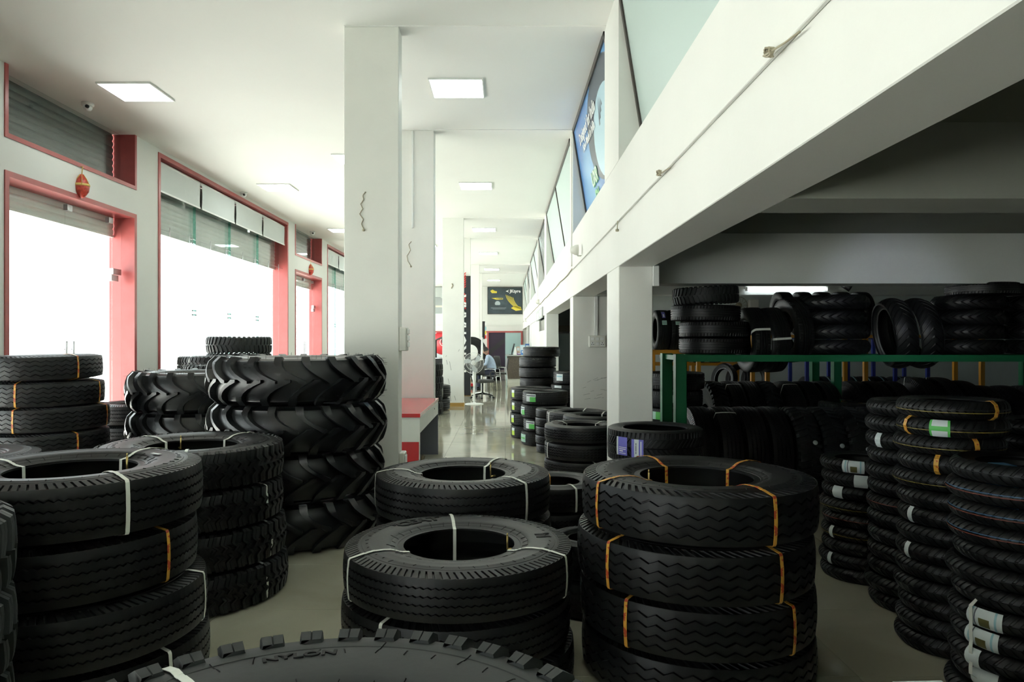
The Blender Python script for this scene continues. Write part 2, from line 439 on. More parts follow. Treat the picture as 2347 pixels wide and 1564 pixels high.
# pillars down the middle
PX0, PX1 = -1.46, -0.965
for k, (a, b) in enumerate(PY):
    p = MB().box(PX0, PX1, a, b, 0, CEIL-0.010, 0.006).build('pillar', PILLAR); struct(p, 'white rectangular pillar, number %s from the camera' % ('one', 'two', 'three', 'four', 'five', 'six')[k])
    if k > 0: MB().box(PX0-0.012, PX1+0.012, a-0.012, b+0.012, 0, 0.085).build('skirting', SKIRT, p)

# right side: long beam with the spandrel, piers, tilted panels, mezzanine above
BX0, BX1 = 0.914, 1.20
lb = MB().box(BX0, BX1, -9.7, 37.2, HC+0.605, HC+1.458, 0.004).build('beam', WALL); struct(lb, 'long white beam and spandrel under the mezzanine windows')
RP = [(-9.7, -9.3), (-4.3, -3.5), (-0.7, -0.3), (5.70, 6.50), (9.55, 9.97), (15.75, 16.5), (19.5, 19.95), (25.7, 26.5), (29.5, 29.95), (35.7, 37.2)]
for k, (a, b) in enumerate(RP):
    p = MB().box(BX0, BX1+0.02, a, b, HC+1.458, CEIL).build('pier', WALL); struct(p)
COLS = [(5.70, 6.35, 1.19), (9.55, 9.97, 1.62), (15.75, 16.5, 1.19), (25.7, 26.4, 1.19), (29.5, 29.9, 1.4)]
for k, (a, b, x1) in enumerate(COLS):
    p = MB().box(BX0, x1, a, b, 0, HC+0.605, 0.006).build('column', PILLAR); struct(p, 'white column under the mezzanine beam')
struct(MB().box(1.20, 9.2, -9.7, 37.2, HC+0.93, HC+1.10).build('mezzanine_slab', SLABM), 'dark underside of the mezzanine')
for y0, y1, x0, lowb in ((3.0, 3.34, 1.2, 0.605), (6.10, 6.40, 1.2, 0.497), (10.5, 10.8, 1.2, 0.687), (0.0, 0.3, 1.2, 0.605)):
    struct(MB().box(x0, 9.2, y0, y1, HC+lowb, HC+0.93).build('cross_beam', MEZZ if y0 > 5 else mat('shaded_beam_paint', (0.24, 0.25, 0.22), 0.8)))  # near beams take a darker copy of the paint, their shade in its colour
struct(MB().box(9.0, 9.2, -9.7, 37.2, 0, CEIL).build('wall_right', MEZZ))
struct(MB().box(-5.5, 9.2, -9.9, -9.7, 0, CEIL).build('wall_near', WALL))
struct(MB().box(-5.5, 9.2, 37.0, 37.2, 0, CEIL).build('wall_far', WALL), 'far end wall with posters above a red framed doorway')
struct(MB().box(1.2, 9.2, -0.35, -0.15, 0, HC+0.93).build('wall_light_block', MEZZ))  # unseen wall added behind the camera to keep light out from under the mezzanine
wb = MB(); wb.box(2.6, 5.9, 12.7, 12.85, 0, HC+0.93); wb.box(5.9, 9.0, 12.2, 12.85, 0, HC+0.93); wb.box(2.5, 2.65, 12.7, 19.0, 0, HC+0.93)
struct(wb.build('wall_back', mat('pale_grey_wall', (0.60, 0.66, 0.65), 0.7, noise=(1.5, 0.12))), 'grey back wall behind the tyre racks')
pw = MB(); pw.box(0.935, 0.985, 16.5, 25.7, 0, 1.74); pw.box(0.935, 0.985, 19.4, 25.7, 1.74, 2.125)
pw.box(0.925, 0.99, 16.5, 16.56, 1.74, 2.125); pw.box(0.925, 0.99, 19.34, 19.4, 1.74, 2.125); pw.box(0.925, 0.99, 16.5, 19.4, 1.74, 1.78)
struct(pw.build('partition', WHITELAM), 'white office partition between the columns')
struct(MB().box(0.955, 0.965, 16.56, 19.34, 1.78, 2.125).build('window_21', mat('dark_glass', (0.01, 0.012, 0.014), 0.1)), 'dark office window above the white partition')
struct(MB().box(1.2, 2.6, 20.0, 20.1, 0, 2.45).build('wall_office', MEZZ))

# tilted mezzanine windows and posters (top flush with the wall, foot set back)
def panel_pt(y, t):                         # t = 0 foot, 1 top
    return Vector((1.155-0.225*t, y, HC+1.458+t*(CEIL-HC-1.458)))
def panel_quad(y0, y1, t0, t1, off, thick):
    n = Vector((-(CEIL-HC-1.458), 0, -0.225)).normalized()
    q = [panel_pt(y0, t0), panel_pt(y1, t0), panel_pt(y1, t1), panel_pt(y0, t1)]
    return [p + n*off for p in q] + [p + n*(off+thick) for p in q]
BOXF = [(0,1,2,3),(4,7,6,5),(0,4,5,1),(1,5,6,2),(2,6,7,3),(3,7,4,0)]
def panel_box(y0, y1, t0, t1, off, thick, name, m, parent):
    return MB().add(panel_quad(y0, y1, t0, t1, off, thick), BOXF).build(name, m, parent)
def panel_frame(y0, y1, mull, parent):
    m = MB(); w = 0.045
    for a, b in [(y0, y0+w), (y1-w, y1)] + [(y-w/2, y+w/2) for y in mull]:
        m.add(panel_quad(a, b, 0, 1, 0.0, 0.03), BOXF)
    m.add(panel_quad(y0, y1, 0.965, 1.0, 0.0, 0.03), BOXF); m.add(panel_quad(y0, y1, 0.0, 0.03, 0.0, 0.03), BOXF)
    return m.build('frame', DARKFRAME, parent)
wn = 31
for y0, y1, mull in ((-9.3, -4.3, (-6.8,)), (-3.5, -0.7, ()), (-0.3, 5.70, (2.7,)), (9.97, 15.75, (12.95,)), (19.95, 25.7, (22.8,)), (29.95, 35.7, (32.8,))):
    w = ob('window_%d' % wn, None); wn += 1; struct(w, 'leaning aqua frosted mezzanine window in a dark frame')
    ys = [y0] + list(mull) + [y1]
    for a, b in zip(ys[:-1], ys[1:]): panel_box(a+0.04, b-0.04, 0.01, 0.99, 0.004, 0.010, 'pane', AQUA, w)
    panel_frame(y0, y1, mull, w)

def poster_mat(name, c0, c1, sc=1.2):
    m = bpy.data.materials.new(name); m.use_nodes = True
    nt = m.node_tree; p = nt.nodes['Principled BSDF']; p.inputs['Roughness'].default_value = 0.25
    tc = nt.nodes.new('ShaderNodeTexCoord'); n = nt.nodes.new('ShaderNodeTexNoise'); n.inputs['Scale'].default_value = sc
    r = nt.nodes.new('ShaderNodeValToRGB'); r.color_ramp.elements[0].color = (*c0, 1); r.color_ramp.elements[1].color = (*c1, 1)
    r.color_ramp.elements[0].position = 0.35; r.color_ramp.elements[1].position = 0.65
    nt.links.new(tc.outputs['Object'], n.inputs['Vector']); nt.links.new(n.outputs['Fac'], r.inputs['Fac'])
    nt.links.new(r.outputs['Color'], p.inputs['Base Color']); return m
def on_panel(y, t, off=0.006):
    n = Vector((-(CEIL-HC-1.458), 0, -0.225)).normalized()
    return panel_pt(y, t) + n*off
def panel_shape(pts, off, m, parent, name='print'):
    """flat printed shape from (y, t) points"""
    vs = [on_panel(y, t, off) for y, t in pts]
    return MB().add(vs, [list(range(len(vs)))]).build(name, m, parent)
def panel_text(txt, size, y, t, m, parent, off=0.02, bold=0.0, roll=0.0):
    # reading direction is toward -y when seen from the hall: letters run from far (left) to near (right)
    me = text_mesh(txt, size, 0.001, bold); me.materials.clear(); me.materials.append(m)
    o = ob('lettering', me, parent)
    n = Vector((-(CEIL-HC-1.458), 0, -0.225)).normalized(); right = Vector((0, -1, 0)); up = n.cross(right).normalized()
    M = Matrix((right, up, n)).transposed().to_4x4() @ Matrix.Rotation(roll, 4, 'Z')
    M.translation = on_panel(y, t, off); o.matrix_local = M
    return o
po = thing('wall_poster', 'blue tyre advertisement poster leaning in the wall bay above the nearest columns', 'poster', (0, 0, 0), 0, 'posters in the mezzanine bays')
panel_box(6.5, 9.55, 0.0, 1.0, 0.004, 0.008, 'board', poster_mat('blue_print', (0.05, 0.15, 0.42), (0.16, 0.36, 0.60), 0.7), po)
panel_frame(6.5, 9.55, (), po)
GREYP = mat('grey_poster_print', (0.045, 0.06, 0.08), 0.3); SKYP = mat('pale_blue_print', (0.28, 0.48, 0.66), 0.3)
GLB = mat('light_globe_print', (0.40, 0.58, 0.66), 0.3)
def ell(cy, ct, ry, rt, n=28, a0=0, a1=2*PI): return [(cy+ry*math.cos(a0+(a1-a0)*k/n), ct+rt*math.sin(a0+(a1-a0)*k/n)) for k in range(n+(a1-a0 < 6.2))]
panel_shape(ell(7.35, 0.60, 1.10, 0.40, 30), 0.0125, GREYP, po, 'tyre_print')
panel_shape(ell(7.25, 0.50, 0.80, 0.31, 30), 0.0135, GLB, po, 'globe_print')
panel_shape(ell(6.95, 0.43, 0.34, 0.20, 24), 0.0145, GREYP, po, 'rim_print')
panel_shape(ell(6.93, 0.43, 0.22, 0.14, 24), 0.0155, SKYP, po, 'rim_print')
for q in range(5):
    panel_shape([(7.55-q*0.09, 0.60+0.03*q), (7.48-q*0.09, 0.60+0.03*q), (7.40-q*0.05, 0.80-0.02*q)], 0.0145, GREYP, po, 'flame_print')
panel_shape([(7.9, 0.0), (7.0, 0.0), (7.1, 0.16), (7.5, 0.20)], 0.013, GREYP, po, 'shadow_print')
panel_text('Designed for India', 0.20, 8.35, 0.79, WHITETXT, po, bold=0.004)
panel_text('Now Made in India', 0.14, 8.35, 0.68, WHITETXT, po, bold=0.003)
panel_text('UXR', 0.24, 8.35, 0.34, GREENTXT, po, bold=0.012)
panel_text('UXR', 0.24, 8.37, 0.345, WHITETXT, po, 0.0215, bold=0.002)
panel_text('EM', 0.22, 8.35, 0.18, GREENTXT, po, bold=0.012)
for k, (y0, y1, c0, c1, lab) in enumerate(((16.5, 19.5, (0.05, 0.06, 0.07), (0.35, 0.42, 0.45), 'grey and white printed poster in the second short bay of the mezzanine wall'), (26.5, 29.5, (0.03, 0.05, 0.08), (0.40, 0.45, 0.46), 'dark framed printed poster in the farthest short bay of the mezzanine wall'))):
    q_ = thing('wall_poster', lab, 'poster', (0, 0, 0), 0, 'posters in the mezzanine bays')
    panel_box(y0, y1, 0.0, 1.0, 0.004, 0.008, 'board', poster_mat('poster_print_%d' % k, c0, c1, 2.5), q_)
    panel_frame(y0, y1, (), q_)
    panel_shape(ell((y0+y1)/2-0.3, 0.5, 0.7, 0.3), 0.014, GREYP, q_, 'tyre_print'); panel_shape(ell((y0+y1)/2-0.3, 0.5, 0.4, 0.18), 0.015, SKYP, q_, 'rim_print')

# ------------------------------------------------------------------ LED panels
LEDM = mat('led_diffuser', (0.9, 0.95, 0.93), 0.6, emit=(0.93, 1.0, 0.96), estr=LED_POWER)
def led(x, y, label, s=0.6):
    t = thing('ceiling_light', label, 'light', (x, y, CEIL), 0, 'square LED panels flush with the ceiling')
    m = MB(); h = s/2; w = 0.014
    for a in (-1, 1):
        m.box(min(a*h, a*(h-w)), max(a*h, a*(h-w)), -h, h, -0.020, 0.0)
        m.box(-h+w, h-w, min(a*h, a*(h-w)), max(a*h, a*(h-w)), -0.020, 0.0)
    m.build('frame', WHITEPL, t)
    MB().box(-h+w, h-w, -h+w, h-w, -0.012, 0.0).build('diffuser', LEDM, t)
ordn = ['first', 'second', 'third', 'fourth', 'fifth', 'sixth', 'seventh']
for k, y in enumerate((2.95, 7.97, 13.0, 18.1, 23.0, 28.1, 33.2)):
    led(-0.54, y, ('lit square ceiling panel over the corridor, %s row away from the camera' % ordn[k-1]) if k else 'lit square ceiling panel over the corridor, overhead of the camera')
    led(-4.22, y+0.12, ('lit square ceiling panel along the window wall, %s row away from the camera' % ordn[k-1]) if k else 'lit square ceiling panel along the window wall, overhead of the camera')
for k, y in enumerate((11.08, 21.1, 31.0)):
    led(-2.36, y, 'lit square ceiling panel half behind the pillars, %s from the camera' % ordn[k])

# ------------------------------------------------------------------ tyres
def grid_mesh(name, rows, ncol_phase, nper, material, extra=None, hscale=1.0):
    """rows: dicts r, z, slot, shear, zig, circ; columns repeat nper times round the tyre"""
    ph = np.array([p[0] for p in ncol_phase]); mask = np.array([p[1] for p in ncol_phase], float)
    tri = 1-4*np.abs(ph-0.5) if True else ph*0
    nc = len(ph)*nper
    base = np.repeat(np.arange(nper), len(ph)); P = np.tile(ph, nper); M = np.tile(mask, nper); T = np.tile(tri, nper)
    R = np.array([r['r'] for r in rows]); Z = np.array([r['z'] for r in rows])
    dr = np.roll(R, -1)-np.roll(R, 1); dz = np.roll(Z, -1)-np.roll(Z, 1)
    for i, r in enumerate(rows):
        if 'n' in r: dz[i], dr[i] = -r['n'][0], r['n'][1]
    L = np.hypot(dr, dz)+1e-9; nr, nz = -dz/L, dr/L
    V = np.zeros((len(rows), nc, 3))
    for i, r in enumerate(rows):
        th = 2*PI*(base+P+r.get('shear', 0))/nper
        d = r.get('slot', 0)*M
        rr = R[i]-r.get('circ', 0)-d*nr[i]
        zz = Z[i]+r.get('zig', 0)*T-d*nz[i]
        V[i, :, 0] = rr*np.cos(th); V[i, :, 1] = rr*np.sin(th); V[i, :, 2] = zz
    n = len(rows); I = np.arange(n*nc).reshape(n, nc); J = np.roll(I, -1, 0); 
    F = np.stack([I, np.roll(I, -1, 1), np.roll(J, -1, 1), J], -1).reshape(-1, 4)
    vs = V.reshape(-1, 3); ev, ef = ([], []) if extra is None else extra
    nv = len(vs)
    allv = np.vstack([vs, np.array(ev).reshape(-1, 3)]) if len(ev) else vs
    me = bpy.data.meshes.new(name)
    ex4 = np.array(ef, int).reshape(-1, 4)+nv if len(ef) else np.zeros((0, 4), int)
    FF = np.vstack([F, ex4])
    me.vertices.add(len(allv)); me.vertices.foreach_set('co', allv.astype(np.float32).ravel())
    me.loops.add(len(FF)*4); me.loops.foreach_set('vertex_index', FF.astype(np.int32).ravel())
    me.polygons.add(len(FF)); me.polygons.foreach_set('loop_start', np.arange(len(FF), dtype=np.int32)*4)
    me.polygons.foreach_set('use_smooth', np.ones(len(FF), dtype=bool))
    me.update(calc_edges=True); me.validate()
    me.set_sharp_from_angle(angle=math.radians(32))
    me.materials.append(material)
    return me

def interp(poly, t):
    """point at parameter t (index units) of a polyline"""
    i = min(int(t), len(poly)-2); f = t-i
    return (poly[i][0]+(poly[i+1][0]-poly[i][0])*f, poly[i][1]+(poly[i+1][1]-poly[i][1])*f)

class Kind: pass
KINDS_ = {}
def make_kind(name, R, W, rim, tread, shoulder, side, cols, nper, grooves=(), gd=0.014, slots=None, material=RUBBER,
              zig=0.0, shear_fn=None, tread_slot=0.0, ntread=0, crown=0.012, lugs=None, tw=0.8, moto=False):
    """R radius, W width; tread = half width fraction tw; side = [(r frac, z frac)] from shoulder to bead"""
    hw = W/2; K = Kind(); K.R, K.W, K.rim, K.hw, K.tw = R, W, rim, hw, tw
    def rz(u):            # tread surface, u in -1..1
        if moto:
            a = u*1.25; return (R-hw*1.0*(1-math.cos(a)), hw*0.98*math.sin(a)/math.sin(1.25))
        return (R*(1-crown*u*u), u*tw*hw)
    K.rz = rz
    top = [rz(1)] + [(R*a, hw*b) for a, b in shoulder] + [(R*a, hw*b) for a, b in side]
    rows = []
    # inner liner up to the bead, then the outside, top to bottom
    bead = top[-1]
    liner = [(R-0.10*R, 0.0), (R-0.105*R, hw*0.45), (R-0.16*R, hw*0.72), (R*0.80, hw*0.80), (rim+0.10*R, hw*0.72), (rim+0.03*R, bead[1]-0.10*hw)]
    if moto: liner = [(R-0.06*R, 0), (R-0.09*R, hw*.55), (R-.2*R, hw*.75), (rim+.04*R, hw*.6)]
    for r, z in liner: rows.append(dict(r=r, z=z))
    rows.append(dict(r=rim-0.004, z=bead[1]-0.06*hw)); rows.append(dict(r=rim-0.004, z=bead[1]+0.02*hw))
    outs = top[::-1]
    ns = len(side)
    for i, (r, z) in enumerate(outs[:-1]):
        k = i - ns                                   # index inside the shoulder from its low end
        rows.append(dict(r=r, z=z))
        if slots and i == ns-1 and len(shoulder):
            # slotted band between the last side point .. shoulder top
            (ra, za), (rb, zb) = outs[i], outs[i+1]
            for t, s in ((0.10, 0), (0.14, slots), (0.50, slots), (0.93, slots)):
                rows.append(dict(r=ra+(rb-ra)*t, z=za+(zb-za)*t, slot=s, shear=0.7*t if True else 0, n=(-(za-zb), 0) if False else (abs(zb-za)/math.hypot(ra-rb, za-zb), abs(rb-ra)/math.hypot(ra-rb, za-zb))))
    tr = []
    us = [(1.0, 0, 0)]
    if moto or ntread:
        nt_ = ntread or 16
        for k in range(1, nt_): 
            us.append((1-2*k/nt_, 0, 0))
    for c, w in sorted(grooves, key=lambda g: -g[0]):
        us += [(c+w, 0, zig), (c+w*0.75, gd, zig), (c-w*0.75, gd, zig), (c-w, 0, zig)]
    us.append((-1.0, 0, 0))
    us.sort(key=lambda t: -t[0])
    for u, d, zg in us:
        r, z = rz(u)
        row = dict(r=r, z=z, circ=d, zig=zg)
        if shear_fn: row['shear'] = shear_fn(u)
        if tread_slot:
            row['slot'] = tread_slot*(1 if 0.06 < abs(u) < 0.97 else 0) if not callable(tread_slot) else tread_slot(u)
            if d: row['slot'] = 0
        row['n'] = (1, 0)
        tr.append(row)
    rows += tr
    # mirror of the upper outside and liner
    low = []
    for rr in rows[:len(rows)-len(tr)][::-1]:
        q = dict(rr); q['z'] = -rr['z']
        if 'n' in q: q['n'] = (rr['n'][0], -rr['n'][1])
        low.append(q)
    rows = rows + low[:-1]
    extra = lugs(K) if lugs else None
    K.mesh = grid_mesh(name, rows, cols, nper, material, extra)
    K.name = name
    # outside profile, bead to tread edge to bead, for straps
    K.prof = [(rim-0.010, 0.0), (rim-0.008, bead[1])] + [(r, z) for r, z in outs[1:-1]] + [rz(1), rz(0.5), rz(0), rz(-0.5), rz(-1)] + [(r, -z) for r, z in outs[1:-1]][::-1] + [(rim-0.008, -bead[1])]
    KINDS_[name] = K
    return K

def lug_maker(path_fn, count, both=True, draft=0.14, sipe=0.004):
    """raised bars; path_fn(k, side) -> list of (theta, outward polyline point (r, z), normal (nr, nz), half width)"""
    def f(K):
        ev, ef = [], []
        for sd in (1, -1):
            for k in range(count):
                pts = path_fn(K, k, sd); o = len(ev); n = len(pts)
                for i, (th, (r, z), (nr, nz), hwid, h) in enumerate(pts):
                    for j, (dt, hh) in enumerate(((-1, -0.006), (-(1-draft), h), (-0.07, h), (0, h-sipe), (0.07, h), (1-draft, h), (1, -0.006))):
                        rr = r+nr*hh; zz = z+nz*hh; t = th+dt*hwid/K.R
                        ev.append((rr*math.cos(t), rr*math.sin(t), zz))
                for i in range(n-1):
                    for j in range(6):
                        a = o+i*7+j; ef.append((a, a+1, a+8, a+7) if sd > 0 else (a, a+7, a+8, a+1))
                for e, fl in ((o, sd < 0), (o+(n-1)*7, sd > 0)):
                    for q in ((0, 1, 2, 3), (0, 3, 4, 6), (6, 4, 5, 5)):
                        if q[2] == q[3]: continue
                        f4 = [e+t for t in q]; ef.append(tuple(f4) if fl else tuple(f4[::-1]))
                    f4 = [e+6, e+4, e+5, e+5]
        return ev, ef
    return f

# rib truck tyre: zigzag grooves, slotted shoulders
zcols = [(0, 0), (.17, 0), (.33, 0), (.5, 0), (.56, 1), (.67, 1), (.78, 1), (.84, 0)]
SIDE = [(0.865, 0.955), (0.862, 0.945), (0.845, 0.952), (0.842, 0.968), (0.80, 0.992), (0.795, 1.0), (0.775, 1.0), (0.77, 0.992), (0.70, 0.985), (0.64, 0.95), (0.605, 0.90), (0.60, 0.875), (0.585, 0.862), (0.565, 0.815), (0.56, 0.80), (0.54, 0.785), (0.537, 0.77), (0.515, 0.76)]
make_kind('truck_tyre', 0.53, 0.235, 0.262, 4, [(0.985, 0.84)], SIDE, zcols, 104,
          grooves=[(0.62, 0.045), (0.21, 0.045), (-0.21, 0.045), (-0.62, 0.045)], gd=0.013, zig=0.0042, slots=0.009)
bcols = [(0, 0), (.06, 1), (.16, 1), (.22, 0), (.36, 0), (.5, 0), (.56, 1), (.70, 1), (.76, 0), (.88, 0)]
make_kind('zigzag_tyre', 0.53, 0.235, 0.262, 4, [(0.985, 0.84)], SIDE, bcols, 42,
          grooves=[(0.66, 0.05), (0.22, 0.05), (-0.22, 0.05), (-0.66, 0.05)], gd=0.014, zig=0.0095, slots=0.010)
# plain-shoulder rib tyre (highway pattern) used for the small truck stacks
make_kind('rib_tyre', 0.40, 0.18, 0.205, 4, [(0.98, 0.86)], SIDE, [(0, 0), (.25, 0), (.5, 0), (.75, 0)], 62,
          grooves=[(0.55, 0.05), (0.18, 0.05), (-0.18, 0.05), (-0.55, 0.05)], gd=0.010, zig=0.006)
# block-pattern traction tyre
def traction_path(K, k, sd):
    n = 40; th0 = 2*PI*(k+(0.5 if sd < 0 else 0))/n; P = []
    out = [K.rz(0.05*sd), K.rz(0.45*sd), K.rz(0.8*sd), K.rz(1.0*sd), (K.R*0.955, sd*K.hw*0.97), (K.R*0.92, sd*K.hw*0.99)]
    nrm = [(1, 0), (1, 0), (1, 0), (0.9, 0.42*sd), (0.45, 0.89*sd), (0.1, 0.99*sd)]
    sh = [0.0, 0.012, 0.020, 0.022, 0.022, 0.022]; hh = [0.022, 0.022, 0.022, 0.022, 0.020, 0.006]
    wv = [0.017, 0.022, 0.022, 0.025, 0.025, 0.024]
    for i in range(6): P.append((th0+sh[i]/K.R*1.2, out[i], nrm[i], wv[i], hh[i]))
    return P
SIDE2 = [(0.90, 0.985), (0.865, 0.975), (0.862, 0.960), (0.835, 0.968), (0.832, 0.985), (0.78, 1.0), (0.70, 0.985), (0.64, 0.95), (0.605, 0.90), (0.60, 0.875), (0.585, 0.862), (0.56, 0.80), (0.54, 0.785), (0.537, 0.77), (0.515, 0.76)]
make_kind('lug_tyre', 0.508, 0.235, 0.255, 4, [(0.985, 0.88)], SIDE2, [(0, 0), (.5, 0)], 60, grooves=[(0.5, 0.03), (-0.5, 0.03)], gd=0.002,
          lugs=lug_maker(traction_path, 40), tw=0.86, material=RUBBER3)
def block_path(K, k, sd):
    n = 52; th0 = 2*PI*(k+(0.5 if sd < 0 else 0))/n; P = []
    out = [K.rz(0.07*sd), K.rz(0.30*sd), K.rz(0.52*sd), K.rz(0.60*sd), K.rz(1.0*sd), (K.R*0.955, sd*K.hw*0.97)]
    nrm = [(1, 0)]*4 + [(0.85, 0.5*sd), (0.4, 0.9*sd)]
    sh = [0.0, 0.016, -0.004, -0.004, 0.006, 0.008]; hh = [0.014]*4+[0.012, 0.004]; wv = [0.016, 0.021, 0.017, 0.021, 0.024, 0.020]
    for i in range(6): P.append((th0+sh[i]/K.R*1.3, out[i], nrm[i], wv[i], hh[i]))
    return P
make_kind('traction_tyre', 0.516, 0.235, 0.262, 4, [(0.985, 0.86)], SIDE2, [(0, 0), (.5, 0)], 60, grooves=[(0.45, 0.03), (-0.45, 0.03)], gd=0.003,
          lugs=lug_maker(block_path, 52), tw=0.84)
# tractor tyre: tall curved chevron bars
def tractor_path(K, k, sd):
    n = 21; th0 = 2*PI*(k+(0.5 if sd < 0 else 0))/n; P = []
    U = [-0.10, 0.04, 0.20, 0.40, 0.60, 0.80, 0.98]
    for i, u in enumerate(U):
        r, z = K.rz(u*sd)
        bend = 0.165*(1-(1-max(0, u))**1.7)
        P.append((th0-bend/K.R*1.0*1.0, (r, z), (1, 0), [0.022, 0.034, 0.029, 0.023, 0.022, 0.025, 0.031][i], 0.046))
    P.append((th0-0.167/K.R, (K.R*0.925, sd*K.hw*0.94), (0.75, 0.66*sd), 0.034, 0.030))
    P.append((th0-0.168/K.R, (K.R*0.87, sd*K.hw*0.985), (0.3, 0.95*sd), 0.033, 0.004))
    return P
make_kind('tractor_tyre', 0.642, 0.35, 0.36, 4, [(0.955, 0.88)], [(0.90, 0.96), (0.84, 0.99), (0.76, 1.0), (0.68, 0.94), (0.60, 0.80), (0.57, 0.76)],
          [(0, 0), (.5, 0)], 64, grooves=(), lugs=lug_maker(tractor_path, 21, draft=0.16, sipe=0.0), ntread=10, crown=0.045, tw=0.82, material=RUBBER2)
# passenger car tyre: ribs with sipes
make_kind('car_tyre', 0.31, 0.18, 0.185, 4, [(0.965, 0.90)], [(0.93, 0.95), (0.86, 0.99), (0.78, 1.0), (0.69, 0.95), (0.64, 0.86), (0.61, 0.80)],
          [(0, 0), (.6, 0), (.68, 1), (.92, 1)], 70, grooves=[(0.52, 0.05), (0.17, 0.05), (-0.17, 0.05), (-0.52, 0.05)], gd=0.008,
          tread_slot=lambda u: 0.005 if abs(u) > 0.60 else 0.0, tw=0.84, shear_fn=lambda u: 0.3*u)
# low-profile directional tyre
make_kind('sport_tyre', 0.33, 0.23, 0.225, 4, [(0.965, 0.92)], [(0.93, 0.965), (0.87, 1.0), (0.80, 0.99), (0.73, 0.93), (0.69, 0.88)],
          [(0, 0), (.55, 0), (.62, 1), (.92, 1)], 64, grooves=[(0.60, 0.025), (0.0, 0.03), (-0.60, 0.025)], gd=0.008,
          tread_slot=lambda u: 0.006 if 0.1 < abs(u) < 0.97 else 0.0, tw=0.88, shear_fn=lambda u: 2.6*abs(u) if abs(u) < 0.58 else 1.55+0.15*abs(u), ntread=14)
# motorcycle tyres
make_kind('motorcycle_tyre', 0.30, 0.13, 0.215, 4, [], [(0.90, 0.96), (0.82, 0.80), (0.76, 0.62), (0.72, 0.60)],
          [(0, 0), (.7, 0), (.76, 1), (.94, 1)], 30, ntread=18, tread_slot=lambda u: 0.006 if 0.10 < abs(u) < 0.85 else 0.0,
          shear_fn=lambda u: 1.9*abs(u), moto=True, tw=0.95)
make_kind('scooter_tyre', 0.25, 0.09, 0.165, 4, [], [(0.90, 0.96), (0.82, 0.86), (0.72, 0.66), (0.67, 0.62)],
          [(0, 0), (.62, 0), (.70, 1), (.94, 1)], 46, ntread=18, tread_slot=lambda u: 0.005 if 0.08 < abs(u) < 0.92 else 0.0,
          shear_fn=lambda u: 1.1*abs(u), moto=True, tw=0.95, grooves=[(0.04, 0.035)], gd=0.004)

def strap_mesh(K, w, name):
    m = MB(); P = K.prof; n = len(P); off = 0.004
    vs = []
    for i, (r, z) in enumerate(P):
        a = P[(i-1) % n]; b = P[(i+1) % n]; d = (b[0]-a[0], b[1]-a[1]); L = math.hypot(*d) or 1
        nr, nz = -d[1]/L, d[0]/L
        if i in (0,): nr, nz = -1, 0
        sgn = 1 if i else 1
        cx = sum(p[0] for p in P)/n
        if (r-cx)*nr+z*nz < 0: nr, nz = -nr, -nz
        for s in (-1, 1):
            vs.append((r+nr*off, s*w/2, z+nz*off))
        for s in (-1, 1):
            vs.append((r+nr*(off+0.0018), s*w/2, z+nz*(off+0.0018)))
    fs = []
    for i in range(n):
        j = (i+1) % n; a, b = i*4, j*4
        fs += [(a+2, a+3, b+3, b+2), (a, b, b+1, a+1), (a, a+2, b+2, b), (a+1, b+1, b+3, a+3)]
    m.add(vs, fs); return m
STRAPS = {}
def strap(K, parent, az, color='w', w=0.016, loc_rz=0):
    key = (K.name, color, w)
    if key not in STRAPS:
        STRAPS[key] = strap_mesh(K, w, 'strap').mesh('strap', {'w': WHITESTRAP, 'o': ORANGESTRAP}[color])
    o = ob('strap', STRAPS[key], parent, (0, 0, 0), (0, 0, math.radians(az)-loc_rz)); return o

def label_patch(K, parent, az, w, u0, u1, spec, loc_rz=0, off=0.0035, name='label', tex=None):
    """printed label curved round the tread: spec = [(t0, t1, v0, v1, material)] with t along w and v across, first entry is the base"""
    for li, (t0, t1, v0, v1, m_) in enumerate(spec):
        m = MB(); vs = []; nt_, nv = 8, 6
        o_ = off + 0.0008*(li > 0)
        for i in range(nt_+1):
            for j in range(nv+1):
                t = t0+(t1-t0)*i/nt_; v = v0+(v1-v0)*j/nv; u = u0+(u1-u0)*v
                r, z = K.rz(u); th = math.radians(az)-loc_rz+(t-0.5)*w/K.R
                vs.append(((r+o_)*math.cos(th), (r+o_)*math.sin(th), z*(1+o_/K.hw)))
        fs = [(i*(nv+1)+j, (i+1)*(nv+1)+j, (i+1)*(nv+1)+j+1, i*(nv+1)+j+1) for i in range(nt_) for j in range(nv)]
        m.add(vs, fs, True)
        if li == 0: base = m.build(name, m_, parent)
        else: m.build('print', m_, base)
    return base

def side_letters(K, parent, txt, size, az0, rfrac, m=LETTER, loc_rz=0, lift=0.002, spread=1.0, bold=0.004):
    """raised lettering bent round the upper sidewall, reading clockwise seen from above"""
    me = text_mesh(txt, size, 0.002, bold); me.materials.clear(); me.materials.append(m)
    n = len(me.vertices); co = np.zeros(n*3, np.float32); me.vertices.foreach_get('co', co); co = co.reshape(-1, 3)
    r0 = K.R*rfrac
    pr = sorted([(r, z) for r, z in K.prof if z > 0 and r > K.rim], key=lambda p: p[0])
    rs = np.array([p[0] for p in pr]); zs = np.array([p[1] for p in pr])
    rr = r0+co[:, 1]; th = math.radians(az0)-loc_rz-co[:, 0]*spread/r0
    zz = np.interp(rr, rs, zs)+lift+co[:, 2]
    out = np.stack([rr*np.cos(th), rr*np.sin(th), zz], -1).astype(np.float32)
    me.vertices.foreach_set('co', out.ravel()); me.update()
    return ob('lettering', me, parent)

